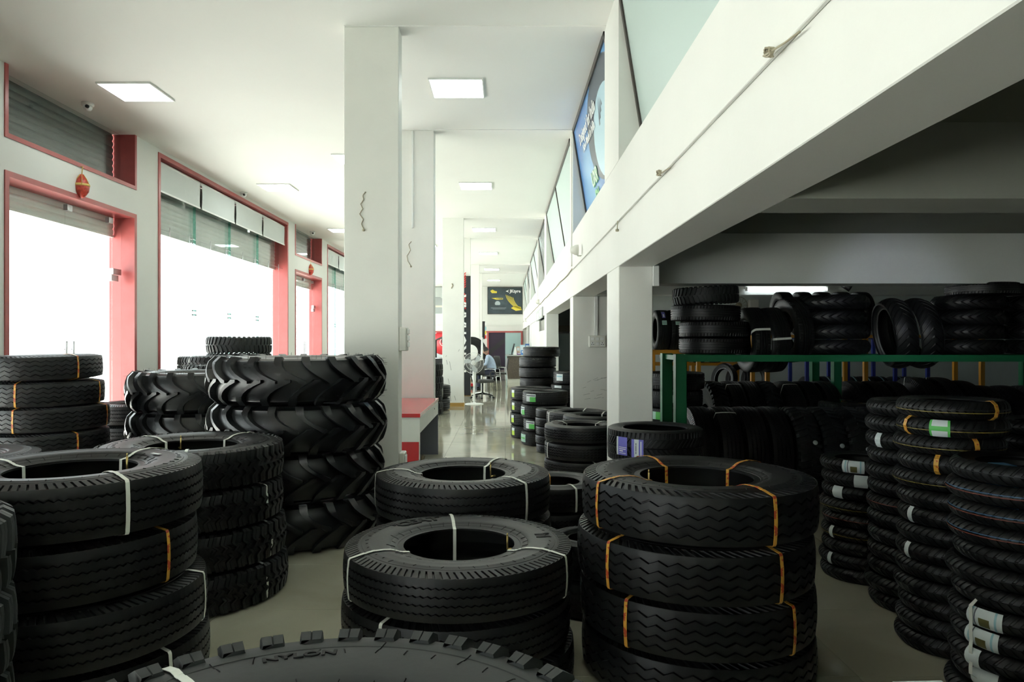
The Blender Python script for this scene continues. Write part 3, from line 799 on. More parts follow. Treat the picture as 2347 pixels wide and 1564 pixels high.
def valve(K, parent, az, loc_rz=0, col=None):
    t = math.radians(az)-loc_rz; r = K.rim-0.03
    p = Vector((r*math.cos(t), r*math.sin(t), K.hw*0.35))
    m = MB(); m.tube([p, p+Vector((0, 0, K.hw*0.62))], 0.0045, 8); m.tube([p+Vector((0, 0, K.hw*0.62)), p+Vector((0, 0, K.hw*0.74))], 0.0035, 8)
    # bracket back to the bead
    q = Vector(((K.rim+0.01)*math.cos(t), (K.rim+0.01)*math.sin(t), K.hw*0.35)); m.tube([p, q], 0.006, 6)
    return m.build('valve_stem', BRASS, parent)

ORD = {k+1: w for k, w in enumerate(('top', 'second', 'third', 'fourth', 'fifth', 'sixth', 'seventh', 'eighth', 'ninth', 'tenth', 'eleventh', 'twelfth', 'thirteenth', 'fourteenth'))}
EXTRA = {'lug_tyre': 0.028, 'traction_tyre': 0.012, 'tractor_tyre': 0.02}
def tyre(kind, loc, R, p, rz, label, group, tilt=(0, 0), name=None):
    K = KINDS_[kind]; Rk = K.R + {'lug_tyre': 0.022, 'traction_tyre': 0.014, 'tractor_tyre': 0.046}.get(kind, 0)
    o = ob(name or kind.replace('zigzag', 'truck'), K.mesh, None, loc, (tilt[0], tilt[1], rz)); s = R/Rk
    o.scale = (s, s, p/(K.W+EXTRA.get(kind, 0)))
    return tag(o, label, 'tyre', group)
def stack(kind, x, y, R, n, top, adj, where, group, jit=0.012, tilts=None, offs=None, zbase=0.0, ntags=None, name=None, pf=0.995):
    """n tyres lying flat; returns them from the top down"""
    pz = (top-zbase)/n; K = KINDS_[kind]; out = []
    rnd = random.Random(int(abs(x*977+y*3931)))
    for i in range(n):
        k = n-1-i                                   # index from the floor
        dx, dy = (rnd.uniform(-jit, jit), rnd.uniform(-jit, jit)) if i else (0, 0)
        if offs and i in offs: dx, dy = offs[i]
        rz = rnd.uniform(0, 2*PI)
        tl = tilts.get(i, (0, 0)) if tilts else (0, 0)
        pos = ORD[i+1]
        if i == 0: lab = '%s, topmost of the %s' % (adj, where)
        elif i == n-1: lab = '%s, bottom of the %s' % (adj, where)
        else: lab = '%s, %s down in the %s' % (adj, pos, where)
        o = tyre(kind, (x+dx, y+dy, zbase+pz*(k+0.5)), R, pz*pf, rz, lab, group, tl, name)
        o['rz'] = rz; out.append(o)
    return out
def S(K, o, specs):
    for az, c in specs: strap(KINDS_[K], o, az, c, loc_rz=o['rz'])

# --- A: front centre stack
g = 'truck tyres stacked in the aisle'
A = stack('truck_tyre', -0.211, 3.24, 0.52, 3, 0.615, 'ribbed truck tyre', 'front centre stack with white straps', g)
S('truck_tyre', A[0], [(210, 'w'), (-25, 'w'), (99, 'w')]); S('truck_tyre', A[1], [(238, 'w'), (20, 'w'), (120, 'w')])
side_letters(KINDS_['truck_tyre'], A[0], "'CEAT", 0.085, 128, 0.74, loc_rz=A[0]['rz'], spread=1.15); side_letters(KINDS_['truck_tyre'], A[0], 'M', 0.085, 8, 0.74, loc_rz=A[0]['rz'])
valve(KINDS_['truck_tyre'], A[0], 14, A[0]['rz'])
# --- B: front right stack with orange straps
B = stack('zigzag_tyre', 0.893, 3.31, 0.53, 4, 0.915, 'zigzag truck tyre', 'front right stack with orange straps', g, offs={1: (-0.025, -0.02), 2: (-0.01, 0.0), 3: (0.0, 0.02)})
S('zigzag_tyre', B[0], [(203, 'o'), (-70, 'o'), (38, 'o'), (110, 'o')]); S('zigzag_tyre', B[1], [(215, 'o'), (-64, 'o'), (60, 'o')]); S('zigzag_tyre', B[2], [(224, 'o'), (-57, 'o'), (70, 'o')])
valve(KINDS_['truck_tyre'], B[0], 190, B[0]['rz'])

# --- C: left stack
C_ = stack('truck_tyre', -1.91, 3.12, 0.53, 4, 0.985, 'slot-shouldered truck tyre', 'big left stack under the window', g, offs={1: (-0.02, -0.01), 2: (0.03, -0.02), 3: (0.03, 0.01)})
S('truck_tyre', C_[0], [(-38, 'w'), (70, 'w'), (170, 'w')]); S('truck_tyre', C_[1], [(-15, 'o'), (100, 'o')]); S('truck_tyre', C_[2], [(10, 'w'), (120, 'w')]); S('truck_tyre', C_[3], [(-22, 'w')])
valve(KINDS_['truck_tyre'], C_[0], 52, C_[0]['rz'])
# --- D: traction stack behind C
D_ = stack('traction_tyre', -1.91, 4.31, 0.536, 4, 0.915, 'block-tread truck tyre', 'stack between left stack and tractor tyres', g, offs={1: (0.0, -0.01), 2: (0.015, 0.0), 3: (0.03, -0.01)})
S('traction_tyre', D_[0], [(150, 'w'), (65, 'w'), (-70, 'w')]); S('traction_tyre', D_[1], [(-15, 'w'), (120, 'w')]); S('traction_tyre', D_[2], [(-13, 'w')]); S('traction_tyre', D_[3], [(-20, 'w')])
valve(KINDS_['traction_tyre'], D_[0], 130, D_[0]['rz'])
# --- E: stack behind A
E_ = stack('truck_tyre', -0.257, 4.32, 0.53, 3, 0.74, 'ribbed truck tyre', 'stack just behind the front centre stack', g)
S('truck_tyre', E_[0], [(184, 'w'), (-45, 'w'), (60, 'w')]); S('truck_tyre', E_[1], [(-60, 'w')]); valve(KINDS_['truck_tyre'], E_[0], 45, E_[0]['rz'])
# --- F, G: tractor stacks
F_ = stack('tractor_tyre', -1.637, 5.60, 0.688, 4, 1.41, 'chevron tractor tyre', 'taller tractor stack against the first pillar', 'tractor tyres by the windows', jit=0.02, pf=0.99)
G_ = stack('tractor_tyre', -3.24, 7.45, 0.688, 3, 1.215, 'chevron tractor tyre', 'lower tractor stack nearer the windows', 'tractor tyres by the windows', jit=0.025, pf=0.99)
# --- H: left window stack with orange straps
H_ = stack('zigzag_tyre', -4.40, 6.70, 0.53, 6, 1.39, 'zigzag truck tyre', 'stack of six in front of the glass door', g, offs={0: (-0.02, 0.0), 1: (0.0, 0), 2: (0.05, 0), 3: (0.06, -0.02)}, tilts={0: (0.0, -0.02), 1: (0, 0.01)})
S('zigzag_tyre', H_[0], [(-22, 'o'), (80, 'o')]); S('zigzag_tyre', H_[1], [(-78, 'o'), (5, 'o')]); S('zigzag_tyre', H_[2], [(-85, 'o'), (10, 'o')]); S('zigzag_tyre', H_[3], [(-30, 'o')])
stack('truck_tyre', -4.60, 8.75, 0.46, 3, 0.765, 'dark truck tyre', 'low stack below the glass door', g)
stack('truck_tyre', -3.62, 4.62, 0.50, 3, 0.79, 'dark truck tyre', 'low stack at the far left edge', g)
I_ = stack('lug_tyre', -4.27, 11.35, 0.50, 6, 1.59, 'lug truck tyre', 'tallest stack in front of the big window', g)
J1 = stack('traction_tyre', -4.20, 10.20, 0.49, 5, 1.31, 'block-tread truck tyre', 'five-high stack by the big window', g); S('traction_tyre', J1[0], [(-110, 'w')])
J2 = stack('lug_tyre', -3.60, 9.05, 0.48, 5, 1.22, 'lug truck tyre', 'short stack behind the lower tractor stack', g); S('lug_tyre', J2[0], [(-30, 'o')])
# --- foreground
L0 = stack('lug_tyre', -2.06, 2.00, 0.56, 4, 0.985, 'bar-lug truck tyre', 'stack cut off by the lower left corner', g, jit=0.01); S('lug_tyre', L0[0], [(14, 'o')])
FG = stack('lug_tyre', -0.312, 1.07, 0.58, 4, 0.865, 'bar-lug truck tyre', 'nearest stack at the bottom edge', g, jit=0.008); S('lug_tyre', FG[0], [(135, 'w'), (20, 'w')])
side_letters(KINDS_['lug_tyre'], FG[0], 'NYLON', 0.030, 106, 0.80, LETTER, loc_rz=FG[0]['rz'], spread=1.35, lift=0.0015, bold=0.001)
FG2 = stack('lug_tyre', 0.90, 0.88, 0.56, 4, 0.84, 'bar-lug truck tyre', 'nearest stack in the lower right corner', g, jit=0.008)
m = MB(); m.box(-0.05, 0.05, -0.012, 0.012, 0, 0.001); lab = m.build('label', LABELW, FG2[0], (0, 0, 0))
def put_world(o, parent, loc, rz=0):
    bpy.context.view_layer.update()
    o.parent = parent; o.matrix_parent_inverse = parent.matrix_world.inverted(); o.location = loc; o.rotation_euler = (0, 0, rz)
put_world(lab, FG2[0], (0.82, 1.395, 0.842), 0.05)
for P_, (x, y, z), rz in ((A[0], (-0.16, 3.65, 0.612), 0.1), (C_[0], (-1.66, 3.36, 0.984), -0.6), (E_[0], (-0.555, 4.61, 0.736), 0.5), (F_[0], (-2.08, 5.86, 1.41), 0.2), (G_[0], (-3.70, 7.58, 1.212), 0.2)):
    put_world(MB().box(-0.035, 0.035, -0.009, 0.009, 0, 0.001).build('label', LABELW), P_, (x, y, z), rz)

# fine moulding marks on the sidewalls in view, spew hairs on the tractor bars
def mould_lines(K, parent, n, ra, rb):
    pr = sorted([(r, z) for r, z in K.prof if z > 0 and r > K.rim], key=lambda p: p[0]); rs = [p[0] for p in pr]; zs = [p[1] for p in pr]
    m = MB(); rnd = random.Random(n)
    for k in range(n):
        a = 2*PI*k/n; r0 = K.R*ra; r1 = K.R*(ra+(rb-ra)*rnd.uniform(0.4, 1)); sk = rnd.choice((-0.02, 0.0, 0.015)); vs = []
        for t in range(5):
            r = r0+(r1-r0)*t/4; z = float(np.interp(r, rs, zs))
            for s_, dz in ((-1, 0.0), (0, 0.0022), (1, 0.0)): th = a+sk*t/4+s_*0.0016/r; vs.append((r*math.cos(th), r*math.sin(th), z+dz+0.0003))
        m.add(vs, [(3*t+q, 3*t+q+1, 3*t+q+4, 3*t+q+3) for t in range(4) for q in (0, 1)])
    o = m.build('mould_lines', LETTER, parent); o['kind'] = 'stuff'; return o
for kd, o in (('truck_tyre', A[0]), ('zigzag_tyre', B[0]), ('truck_tyre', C_[0]), ('traction_tyre', D_[0]), ('truck_tyre', E_[0]), ('lug_tyre', FG[0])):
    mould_lines(KINDS_[kd], o, 30, 0.56, 0.64); mould_lines(KINDS_[kd], o, 44, 0.79, 0.90 if kd == 'lug_tyre' else 0.83)
KT = KINDS_['tractor_tyre']; hm = MB(); rnd = random.Random(11)
for k in range(150):
    a = rnd.uniform(0, 2*PI); z = rnd.choice((-1, 1))*rnd.uniform(0.5, 0.9)*KT.hw; L = rnd.uniform(0.006, 0.018); r = KT.R+0.018
    hm.tube([(r*math.cos(a), r*math.sin(a), z), ((r+0.02+L)*math.cos(a), (r+0.02+L)*math.sin(a), z)], 0.0011, 3)
for k in range(70):
    a = rnd.uniform(0, 2*PI); r = KT.R*rnd.uniform(0.90, 0.97); L = rnd.uniform(0.012, 0.028)
    hm.tube([(r*math.cos(a), r*math.sin(a), KT.hw*0.95), (r*math.cos(a), r*math.sin(a), KT.hw+L)], 0.0011, 3)
hme = hm.mesh('rubber_hairs', RUBBER2)
for i, o in enumerate(F_[:3]+G_[:1]):
    if i in (0, 3): q = ob('rubber_hairs', hme, o); q['kind'] = 'stuff'

# --- corridor stacks, right of the walkway
gc = 'car tyres stacked along the corridor'
K = 'car_tyre'
J_ = stack(K, 0.575, 12.4, 0.325, 8, 1.42, 'dark car tyre', 'tall stack of eight in the corridor', gc, offs={0: (0.06, 0.02)})
k1 = stack(K, 0.415, 11.25, 0.33, 4, 0.79, 'car tyre with lime label', 'leftmost labelled corridor stack', gc, jit=0.01)
for o in k1: label_patch(KINDS_[K], o, 208, 0.075, -0.62, 0.7, [(0, 1, 0, 1, LABELY), (0, 1, 0.62, 1, LABELW)], loc_rz=o['rz'])
k2 = stack(K, 0.595, 10.48, 0.34, 4, 0.79, 'car tyre with green label', 'corridor stack beside the lime labels', gc, jit=0.02)
for i, o in enumerate(k2):
    az = (228, 196, 222, 200)[i]
    label_patch(KINDS_[K], o, az, 0.16, -0.6, 0.7, [(0, 1, 0, 1, LABELW if i != 3 else LABELM), (0.42, 1, 0.0, 0.62, LABELG), (0.05, 0.95, 0.72, 0.86, INK)] if i != 3 else [(0, 1, 0, 1, LABELM), (0.1, 0.9, 0.4, 0.6, LABELG)], loc_rz=o['rz'])
k3 = stack(K, 1.11, 11.55, 0.325, 5, 1.03, 'car tyre with white label', 'dark stack behind the second column', gc, offs={1: (-0.04, 0)})
label_patch(KINDS_[K], k3[0], 222, 0.13, -0.5, 0.7, [(0, 1, 0, 1, LABELW), (0.05, 0.9, 0.55, 0.75, LABELC)], loc_rz=k3[0]['rz']); label_patch(KINDS_[K], k3[1], 225, 0.14, 0.5, 0.95, [(0, 1, 0, 1, LABELW)], loc_rz=k3[1]['rz'])
stack('rib_tyre', 0.69, 9.74, 0.27, 5, 0.60, 'narrow ribbed tyre', 'thin stack beside the green labelled tyres', gc, jit=0.008)
l1 = stack('rib_tyre', 0.775, 7.2, 0.375, 4, 0.685, 'small truck tyre', 'nearest walkway stack left of the first column', g); S('rib_tyre', l1[0], [(140, 'w'), (30, 'w')]); S('rib_tyre', l1[1], [(200, 'w')]); S('rib_tyre', l1[2], [(-75, 'w')])
l2 = stack('rib_tyre', 0.89, 8.72, 0.38, 4, 0.665, 'small truck tyre', 'stack at the foot of the second column', g); S('rib_tyre', l2[0], [(200, 'w'), (60, 'w')])
l3 = stack('rib_tyre', 1.02, 7.95, 0.37, 4, 0.70, 'small truck tyre', 'stack between the first and second columns', g); S('rib_tyre', l3[0], [(60, 'w')])
mm = stack('rib_tyre', 0.36, 5.10, 0.35, 3, 0.53, 'wide ribbed tyre', 'low stack behind the two front stacks', g); S('rib_tyre', mm[0], [(100, 'o'), (-70, 'w')])
stack('rib_tyre', 0.47, 4.03, 0.225, 2, 0.42, 'small dark tyre', 'pair squeezed between the front stacks', g)
N_ = stack('sport_tyre', 1.05, 4.96, 0.33, 4, 0.925, 'wide low-profile tyre', 'stack in front of the first white column', g, offs={1: (0.03, 0.0)})
label_patch(KINDS_['sport_tyre'], N_[0], 226, 0.20, -0.55, 0.62, [(0, 0.47, 0, 1, LABELB), (0, 0.08, 0.0, 1.0, LABELW), (0.12, 0.42, 0.32, 0.36, WHITETXT), (0.14, 0.30, 0.20, 0.27, WHITETXT), (0.14, 0.42, 0.10, 0.13, WHITETXT), (0.12, 0.45, 0.42, 0.45, WHITETXT)], loc_rz=N_[0]['rz'])
label_patch(KINDS_['sport_tyre'], N_[0], 228, 0.20, -0.6, 0.55, [(0.58, 1.0, 0, 1, LABELB), (0.68, 0.84, 0.0, 1.0, LABELW), (0.73, 0.76, 0.2, 0.8, INK), (0.90, 0.93, 0.1, 0.9, WHITETXT)], loc_rz=N_[0]['rz'])

# --- stacks beyond the second pillar
q1 = stack('lug_tyre', -1.79, 14.65, 0.50, 4, 1.06, 'lug truck tyre', 'stack just behind the second pillar', g); S('lug_tyre', q1[0], [(-60, 'w')]); S('lug_tyre', q1[1], [(-62, 'w')])
q2 = stack('truck_tyre', -1.62, 15.62, 0.41, 2, 0.56, 'ribbed truck tyre', 'pair at the foot of the third pillar', g); S('truck_tyre', q2[0], [(-50, 'w')])

# --- motorcycle and scooter tyre stacks under the mezzanine
gm = 'two-wheeler tyres stacked on the floor'
O1 = stack('scooter_tyre', 2.32, 4.60, 0.25, 9, 0.775, 'scooter tyre', 'short stack behind the orange-strapped stack', gm, jit=0.012)
O2 = stack('scooter_tyre', 2.36, 4.08, 0.247, 13, 1.185, 'scooter tyre', 'thin scooter stack of thirteen', gm, jit=0.016)
O3 = stack('scooter_tyre', 2.24, 3.55, 0.245, 14, 1.235, 'motorcycle tyre', 'tall stack with yellow bands', gm, jit=0.012)
O4 = stack('scooter_tyre', 2.20, 3.00, 0.27, 12, 1.02, 'motorcycle tyre', 'right edge stack with blue carton inside', gm, jit=0.016)
O5 = stack('scooter_tyre', 3.36, 4.35, 0.29, 12, 1.04, 'motorcycle tyre', 'stack cut off by the right edge', gm, jit=0.02)
KS = KINDS_['scooter_tyre']
def wl_(o, az, w=0.11, u0=-0.75, u1=0.75, v=0):
    sp = [(0, 1, 0, 1, LABELW)]
    if v == 1: sp += [(0.12, 0.18, 0, 1, LABELC), (0.24, 0.28, 0, 1, INK), (0.38, 0.68, 0.1, 0.55, LABELD), (0.8, 0.86, 0, 1, LABELC)]
    if v == 2: sp = [(0, 1, 0, 1, LABELG), (0.12, 0.88, 0.62, 1, LABELW), (0.12, 0.88, 0.0, 0.38, LABELW)]
    return label_patch(KS, o, az, w, u0, u1, sp, loc_rz=o['rz'])
wl_(O1[0], 232, 0.13, v=1); wl_(O1[1], 240, 0.08); wl_(O1[2], 206, 0.07); wl_(O1[4], 290, 0.07); wl_(O1[5], 196, 0.03); wl_(O1[7], 198, 0.03)
wl_(O2[2], 195, 0.04); wl_(O2[5], 290, 0.12, v=1); wl_(O2[11], 300, 0.07)
wl_(O3[1], 226, 0.09, v=2); wl_(O3[6], 190, 0.03); wl_(O3[8], 188, 0.03)
wl_(O4[7], 205, 0.13, v=1); wl_(O4[8], 200, 0.13, v=1); wl_(O4[9], 195, 0.06); wl_(O4[10], 203, 0.10, v=0)
wl_(O5[0], 225, 0.06)
for o, az in ((O3[0], -75), (O3[2], 266), (O3[3], 222), (O3[1], 185), (O5[0], 260)): strap(KS, o, az, 'o', 0.022, loc_rz=o['rz'])
for o in O4[1:5]: 
    m = MB(); 
    for u, mt in ((0.12, 0), (0.0, 0)): pass
def tread_line(o, u, m_):
    r, z = KS.rz(u); vs = []; n = 48
    for k in range(n):
        t = 2*PI*k/n
        for dz in (-0.0016, 0.0016): vs.append(((r+0.0012)*math.cos(t), (r+0.0012)*math.sin(t), z+dz))
    MB().add(vs, [(2*k, 2*((k+1) % n), 2*((k+1) % n)+1, 2*k+1) for k in range(n)]).build('tread_line', m_, o)
REDLINE = mat('red_tread_line', (0.22, 0.05, 0.03), 0.5); YELLINE = mat('yellow_tread_line', (0.25, 0.19, 0.03), 0.5)
for o in O4[1:4]: tread_line(o, 0.16, BLUELINE); tread_line(o, -0.02, REDLINE)
for o in (O3[0], O3[1], O3[2], O3[4], O1[3], O1[5]): tread_line(o, -0.2, YELLINE)
for o in (O2[6], O1[4]): tread_line(o, 0.1, REDLINE)
# bundling straps
def bundle(x0, y0, az, Rr, z0, z1, w, label):
    a = math.radians(az); m = MB(); n = 14; vs = []
    for k in range(n+1):
        t = k/n; z = z0+(z1-z0)*t; r = Rr+0.004*abs(math.sin(t*PI*4))-0.006
        if k in (0, n): r -= 0.03
        for s in (-1, 1):
            aa = a+s*w/2/Rr
            vs.append((x0+r*math.cos(aa), y0+r*math.sin(aa), z)); vs.append((x0+(r+0.002)*math.cos(aa), y0+(r+0.002)*math.sin(aa), z))
    fs = []
    for k in range(n):
        b, c = k*4, k*4+4
        fs += [(b+1, b+3, c+3, c+1), (b, c, c+2, b+2), (b, b+1, c+1, c), (b+2, c+2, c+3, b+3)]
    o = m.add(vs, fs).build('bundling_strap', WHITESTRAP); return tag(o, label, 'strap', 'white straps tied down the tyre stacks')
bundle(2.24, 3.55, 243, 0.262, 0.46, 0.87, 0.016, 'long white strap running down the tallest two-wheeler stack')
bundle(2.20, 3.00, 196, 0.290, 0.12, 0.45, 0.016, 'white strap low on the two-wheeler stack at the right edge')
tag(MB().box(-0.045, 0.045, -0.05, 0.05, -0.86, 0.12, 0.01).build('blue_carton', mat('blue_carton', (0.05, 0.17, 0.34), 0.6), None, (2.18, 3.10, 0.86+0.0)), 'blue carton roll standing inside the hollow right edge stack', 'box')
tag(bpy.data.objects['blue_carton'], 'blue carton roll standing inside the hollow right edge stack', 'box')

# --- rows of tyres standing on their tread; axis along x, leaning a little
def standing(kind, x, y, R, W, z, rz=0.0, lean=0.0, label='', group='', name=None):
    K = KINDS_[kind]; Rk = K.R + {'lug_tyre': 0.022, 'traction_tyre': 0.014, 'tractor_tyre': 0.046}.get(kind, 0); s = R/Rk
    o = ob(name or kind, K.mesh, None, (x, y, z), (0, 0, 0))
    o.rotation_euler = (Matrix.Rotation(rz, 3, 'Z') @ Matrix.Rotation(PI/2+lean, 3, 'Y')).to_euler()
    o.scale = (s, s, W/(K.W+EXTRA.get(kind, 0))); o['rz'] = 0.0
    return tag(o, label, 'tyre', group)
gr1 = 'truck tyres standing in the first row under the green rack'
row1 = [(1596, 'truck_tyre'), (1650, 'truck_tyre'), (1704, 'truck_tyre'), (1758, 'truck_tyre'), (1818, 'lug_tyre'), (1875, 'lug_tyre'), (1930, 'lug_tyre'), (1988, 'lug_tyre')]
nm = ['first', 'second', 'third', 'fourth', 'fifth', 'sixth', 'seventh', 'eighth', 'ninth', 'tenth']
R1 = []
for i, (px, kd) in enumerate(row1):
    x = (px-1158)/1620*6.95
    R1.append(standing(kd, x, 6.95, 0.437, 0.222 if kd == 'truck_tyre' else 0.232, 0.437, 0.0, 0.0, '%s truck tyre standing upright in the front row, %s from the green post' % ('ribbed' if i < 4 else 'lug-tread', nm[i]), gr1))
strap(KINDS_['truck_tyre'], R1[1], 205, 'w')
for i, t in ((4, 30), (5, 40), (6, 38)):
    K = KINDS_['lug_tyre']; a = math.radians(152+t*0.3)
    dd = MB().lathe([(0.001, 0.0), (0.026, 0.0), (0.026, 0.002)], (0, 0, 0), 14, 'z').build('paper_dot', LABELW, R1[i])
    # on the front tread, facing the aisle
    dd.matrix_local = Matrix.Translation((0.25, -(math.sqrt((K.R+0.024)**2-0.25**2)), 0.03)) @ Matrix.Rotation(PI/2, 4, 'X') @ Matrix.Scale(-1, 4, (1, 0, 0))
    dd.location = ((K.R+0.026)*math.cos(math.radians(235+4*i)), (K.R+0.026)*math.sin(math.radians(235+4*i)), 0.04)
    dd.rotation_euler = (Matrix.Rotation(math.radians(235+4*i), 3, 'Z') @ Matrix.Rotation(PI/2, 3, 'Y')).to_euler(); dd.scale = (1, 1, 1)
gr2 = 'tyres standing in the second row behind'
row2 = [(1630, 'lug_tyre'), (1671, 'truck_tyre'), (1709, 'truck_tyre'), (1748, 'lug_tyre'), (1798, 'truck_tyre'), (1838, 'truck_tyre'), (1880, 'truck_tyre'), (1952, 'truck_tyre'), (1994, 'truck_tyre'), (2036, 'truck_tyre')]
for i, (px, kd) in enumerate(row2):
    x = (px-1158)/1620*8.5
    o = standing(kd, x, 8.5, 0.52, 0.196, 0.52, 0.0, 0.0, '%s truck tyre standing upright in the second row, %s from the column side' % ('lug-tread' if kd == 'lug_tyre' else 'ribbed', nm[i]), gr2)
    if i in (1, 4): strap(KINDS_[kd], o, 200, 'w')
gr3 = 'big tyres standing at the back right'
for i, (px, y, R) in enumerate(((2095, 8.6, 0.54), (2145, 8.6, 0.54), (2195, 8.6, 0.52), (2245, 8.6, 0.49), (2295, 8.6, 0.49), (2345, 8.6, 0.49))):
    o = standing('truck_tyre', (px-1158)/1620*y, y, R, 0.20, R, 0.0, 0.0, '%s large dark tyre standing at the back right, counted from the green posts' % nm[i], gr3)
    if i < 2: strap(KINDS_['truck_tyre'], o, 175, 'w', 0.012)
gr4 = 'car tyres on the blue rack'
for i, px in enumerate((4.48, 4.70, 5.08, 5.28, 5.48, 5.76, 5.95)):
    y = 10.42
    o = standing('car_tyre', px, y, 0.32, 0.18, 0.36+0.32, 0.0, 0.0, 'car tyre with pale blue tape standing on the blue rack, %s along it' % nm[i], gr4)
    label_patch(KINDS_['car_tyre'], o, 200, 0.20, -0.1, 0.15, [(0, 1, 0, 1, LABELC)])

# stacks under and behind the rack on the left
s1 = stack('car_tyre', 1.93, 8.05, 0.33, 6, 1.17, 'car tyre with green label', 'stack behind the first column', gc, jit=0.03)
for i, az in ((1, 250), (2, 215), (3, 248)): label_patch(KINDS_['car_tyre'], s1[i], az, 0.14, -0.4, 0.6, [(0, 1, 0, 1, (LABELM, LABELM, LABELW)[i-1]), (0.5, 1, 0, 1, (LABELM, LABELG, LABELW)[i-1])], loc_rz=s1[i]['rz'])
w4 = stack('car_tyre', 3.74, 7.70, 0.31, 4, 0.86, 'car tyre', 'low stack topped with clear plastic wrap', gc)
# clear film around the top tyre
m = MB(); m.lathe([(0.17, 0.098), (0.24, 0.112), (0.318, 0.085), (0.330, 0.0), (0.318, -0.085)], (0, 0, 0), 20)
f = m.build('plastic_wrap', WRAP, None); f.data.polygons.foreach_set('use_smooth', [True]*len(f.data.polygons)); put_world(f, w4[0], tuple(w4[0].location))

# ------------------------------------------------------------------ green rack and its tyres
def rack(name, color, x0, x1, y0, y1, ztop, levels, label, posts=None, t=0.06, bh=0.06):
    r = thing(name, label, 'rack', (0, 0, 0), 0, 'steel tyre racks')
    xs = posts or (x0, x1)
    for x in xs:
        for y in (y0, y1):
            m = MB(); m.box(x-t/2, x+t/2, y, y+0.004, 0, ztop); m.box(x-t/2, x-t/2+0.004, y, y+t, 0, ztop); m.box(x+t/2-0.004, x+t/2, y, y+t, 0, ztop)
            m.box(x-t/2-0.01, x+t/2+0.01, y-0.01, y+t+0.01, 0, 0.006); m.build('post', color, r)
    for z in levels:
        for y in (y0, y1): MB().box(x0+t/2+0.001, x1-t/2-0.001, y+0.005, y+0.045, z-bh, z).build('beam', color, r)
        for x in (x0, x1): MB().box(x-0.02, x+0.02, y0+t+0.001, y1-0.001, z-bh+0.01, z-0.005).build('side_beam', color, r)
    return r
rack('tyre_rack', GREENP, 1.515, 5.20, 6.08, 6.60, 1.405, (1.40,), 'green steel rack in front holding the dark tyres', t=0.095, bh=0.058)
rack('tyre_rack', GREENP, 3.93, 6.6, 8.35, 8.94, 1.40, (), 'second green rack posts behind the front rack', posts=(3.93, 6.6), t=0.09)
gs = 'tyres on the green rack'
P1 = stack('car_tyre', 1.855, 6.36, 0.305, 4, 1.985, 'car tyre', 'left stack on the green rack shelf', gs, zbase=1.405, offs={0: (-0.055, 0.0), 1: (-0.055, 0), 2: (0.02, 0), 3: (0.02, 0)}, tilts={0: (0, -0.05), 1: (0, -0.02)}); 
P1[0].data = KINDS_['lug_tyre'].mesh; P1[0].name = 'lug_tyre'; P1[0].scale = (0.29/0.53, 0.29/0.53, P1[0].scale[2]*0.18/0.235*0.95)
P1[0].location.z += 0.014
P1[0]['label'] = 'tilted lug-tread tyre on top of the left stack on the green rack'
for i, (px, zc, W, rz, lean, lab) in enumerate(((1722, 1.53, 0.16, 0.03, 0.03, 'upright tyre with white strap on the green rack, nearest the left stack'), (1766, 1.53, 0.16, 0.03, 0.06, 'upright tyre with low white strap on the green rack, middle of three'), (1815, 1.62, 0.16, 0.05, 0.12, 'tall leaning tyre on the green rack, third from the left stack'))):
    o = standing('car_tyre', (px-1158)/1620*6.36, 6.36, 0.292, W*0.9, zc, rz, -lean, lab, gs)
    if i < 2: strap(KINDS_['car_tyre'], o, 252 if i == 0 else 268, 'w', 0.02)
P3 = stack('motorcycle_tyre', 2.93, 6.36, 0.315, 4, 1.925, 'sport motorcycle tyre', 'shiny stack in the middle of the green rack', gs, zbase=1.405, jit=0.02)
for i, (px, rz, lab) in enumerate(((2050, -0.16, 'sport motorcycle tyre standing turned on the green rack, front one of two'), (2104, -0.14, 'sport motorcycle tyre standing turned on the green rack, rear one of two'))):
    standing('motorcycle_tyre', (px-1158)/1620*6.36, 6.36, 0.32, 0.19, 1.59, rz, -0.16, lab, gs)
P5 = stack('motorcycle_tyre', 4.17, 6.36, 0.30, 4, 1.925, 'motorcycle tyre', 'rack stack right of the turned tyres', gs, zbase=1.405, jit=0.02)
P6 = stack('motorcycle_tyre', 4.82, 6.36, 0.30, 4, 1.925, 'motorcycle tyre', 'dark stack at the right end of the rack', gs, zbase=1.405, jit=0.02)
for i, (x, lab) in enumerate(((4.30, 'dark tyre lying across the two right stacks on the rack, left one'), (4.93, 'dark tyre lying on the right end stack of the rack, topmost right'))):
    tyre('car_tyre', (x, 6.36, 1.925+0.055), 0.30, 0.108, 1.0, lab, gs)

# yellow and blue racks further back
ry = rack('tyre_rack', YELLOWP, 1.95, 2.55, 9.3, 9.9, 1.40, (1.40,), 'yellow rack just behind the first column', t=0.05)
for i, (px, ) in enumerate(((1510,), (1540,))):
    o = standing('car_tyre', (px-1158)/1620*9.6+0.02, 9.6, 0.27, 0.17, 1.40+0.27, 0.0, 0.0, 'narrow tyre with violet label on the yellow rack, %s one' % ('left', 'right')[i], 'tyres on the yellow rack')
    label_patch(KINDS_['car_tyre'], o, 222, 0.14, -0.30, 0.32, [(0, 1, 0, 1, LABELB), (0.45, 0.9, 0.3, 0.7, WHITETXT)]); label_patch(KINDS_['car_tyre'], o, 250, 0.07, -0.42, 0.42, [(0, 1, 0, 1, LABELM), (0.3, 0.4, 0.1, 0.9, INK), (0.6, 0.7, 0.1, 0.9, INK)])
rack('tyre_rack', YELLOWP, 2.25, 3.75, 10.9, 11.4, 1.19, (1.18,), 'yellow rack with a low rail near the back wall', posts=(2.25, 2.9, 3.75), t=0.05, bh=0.04)
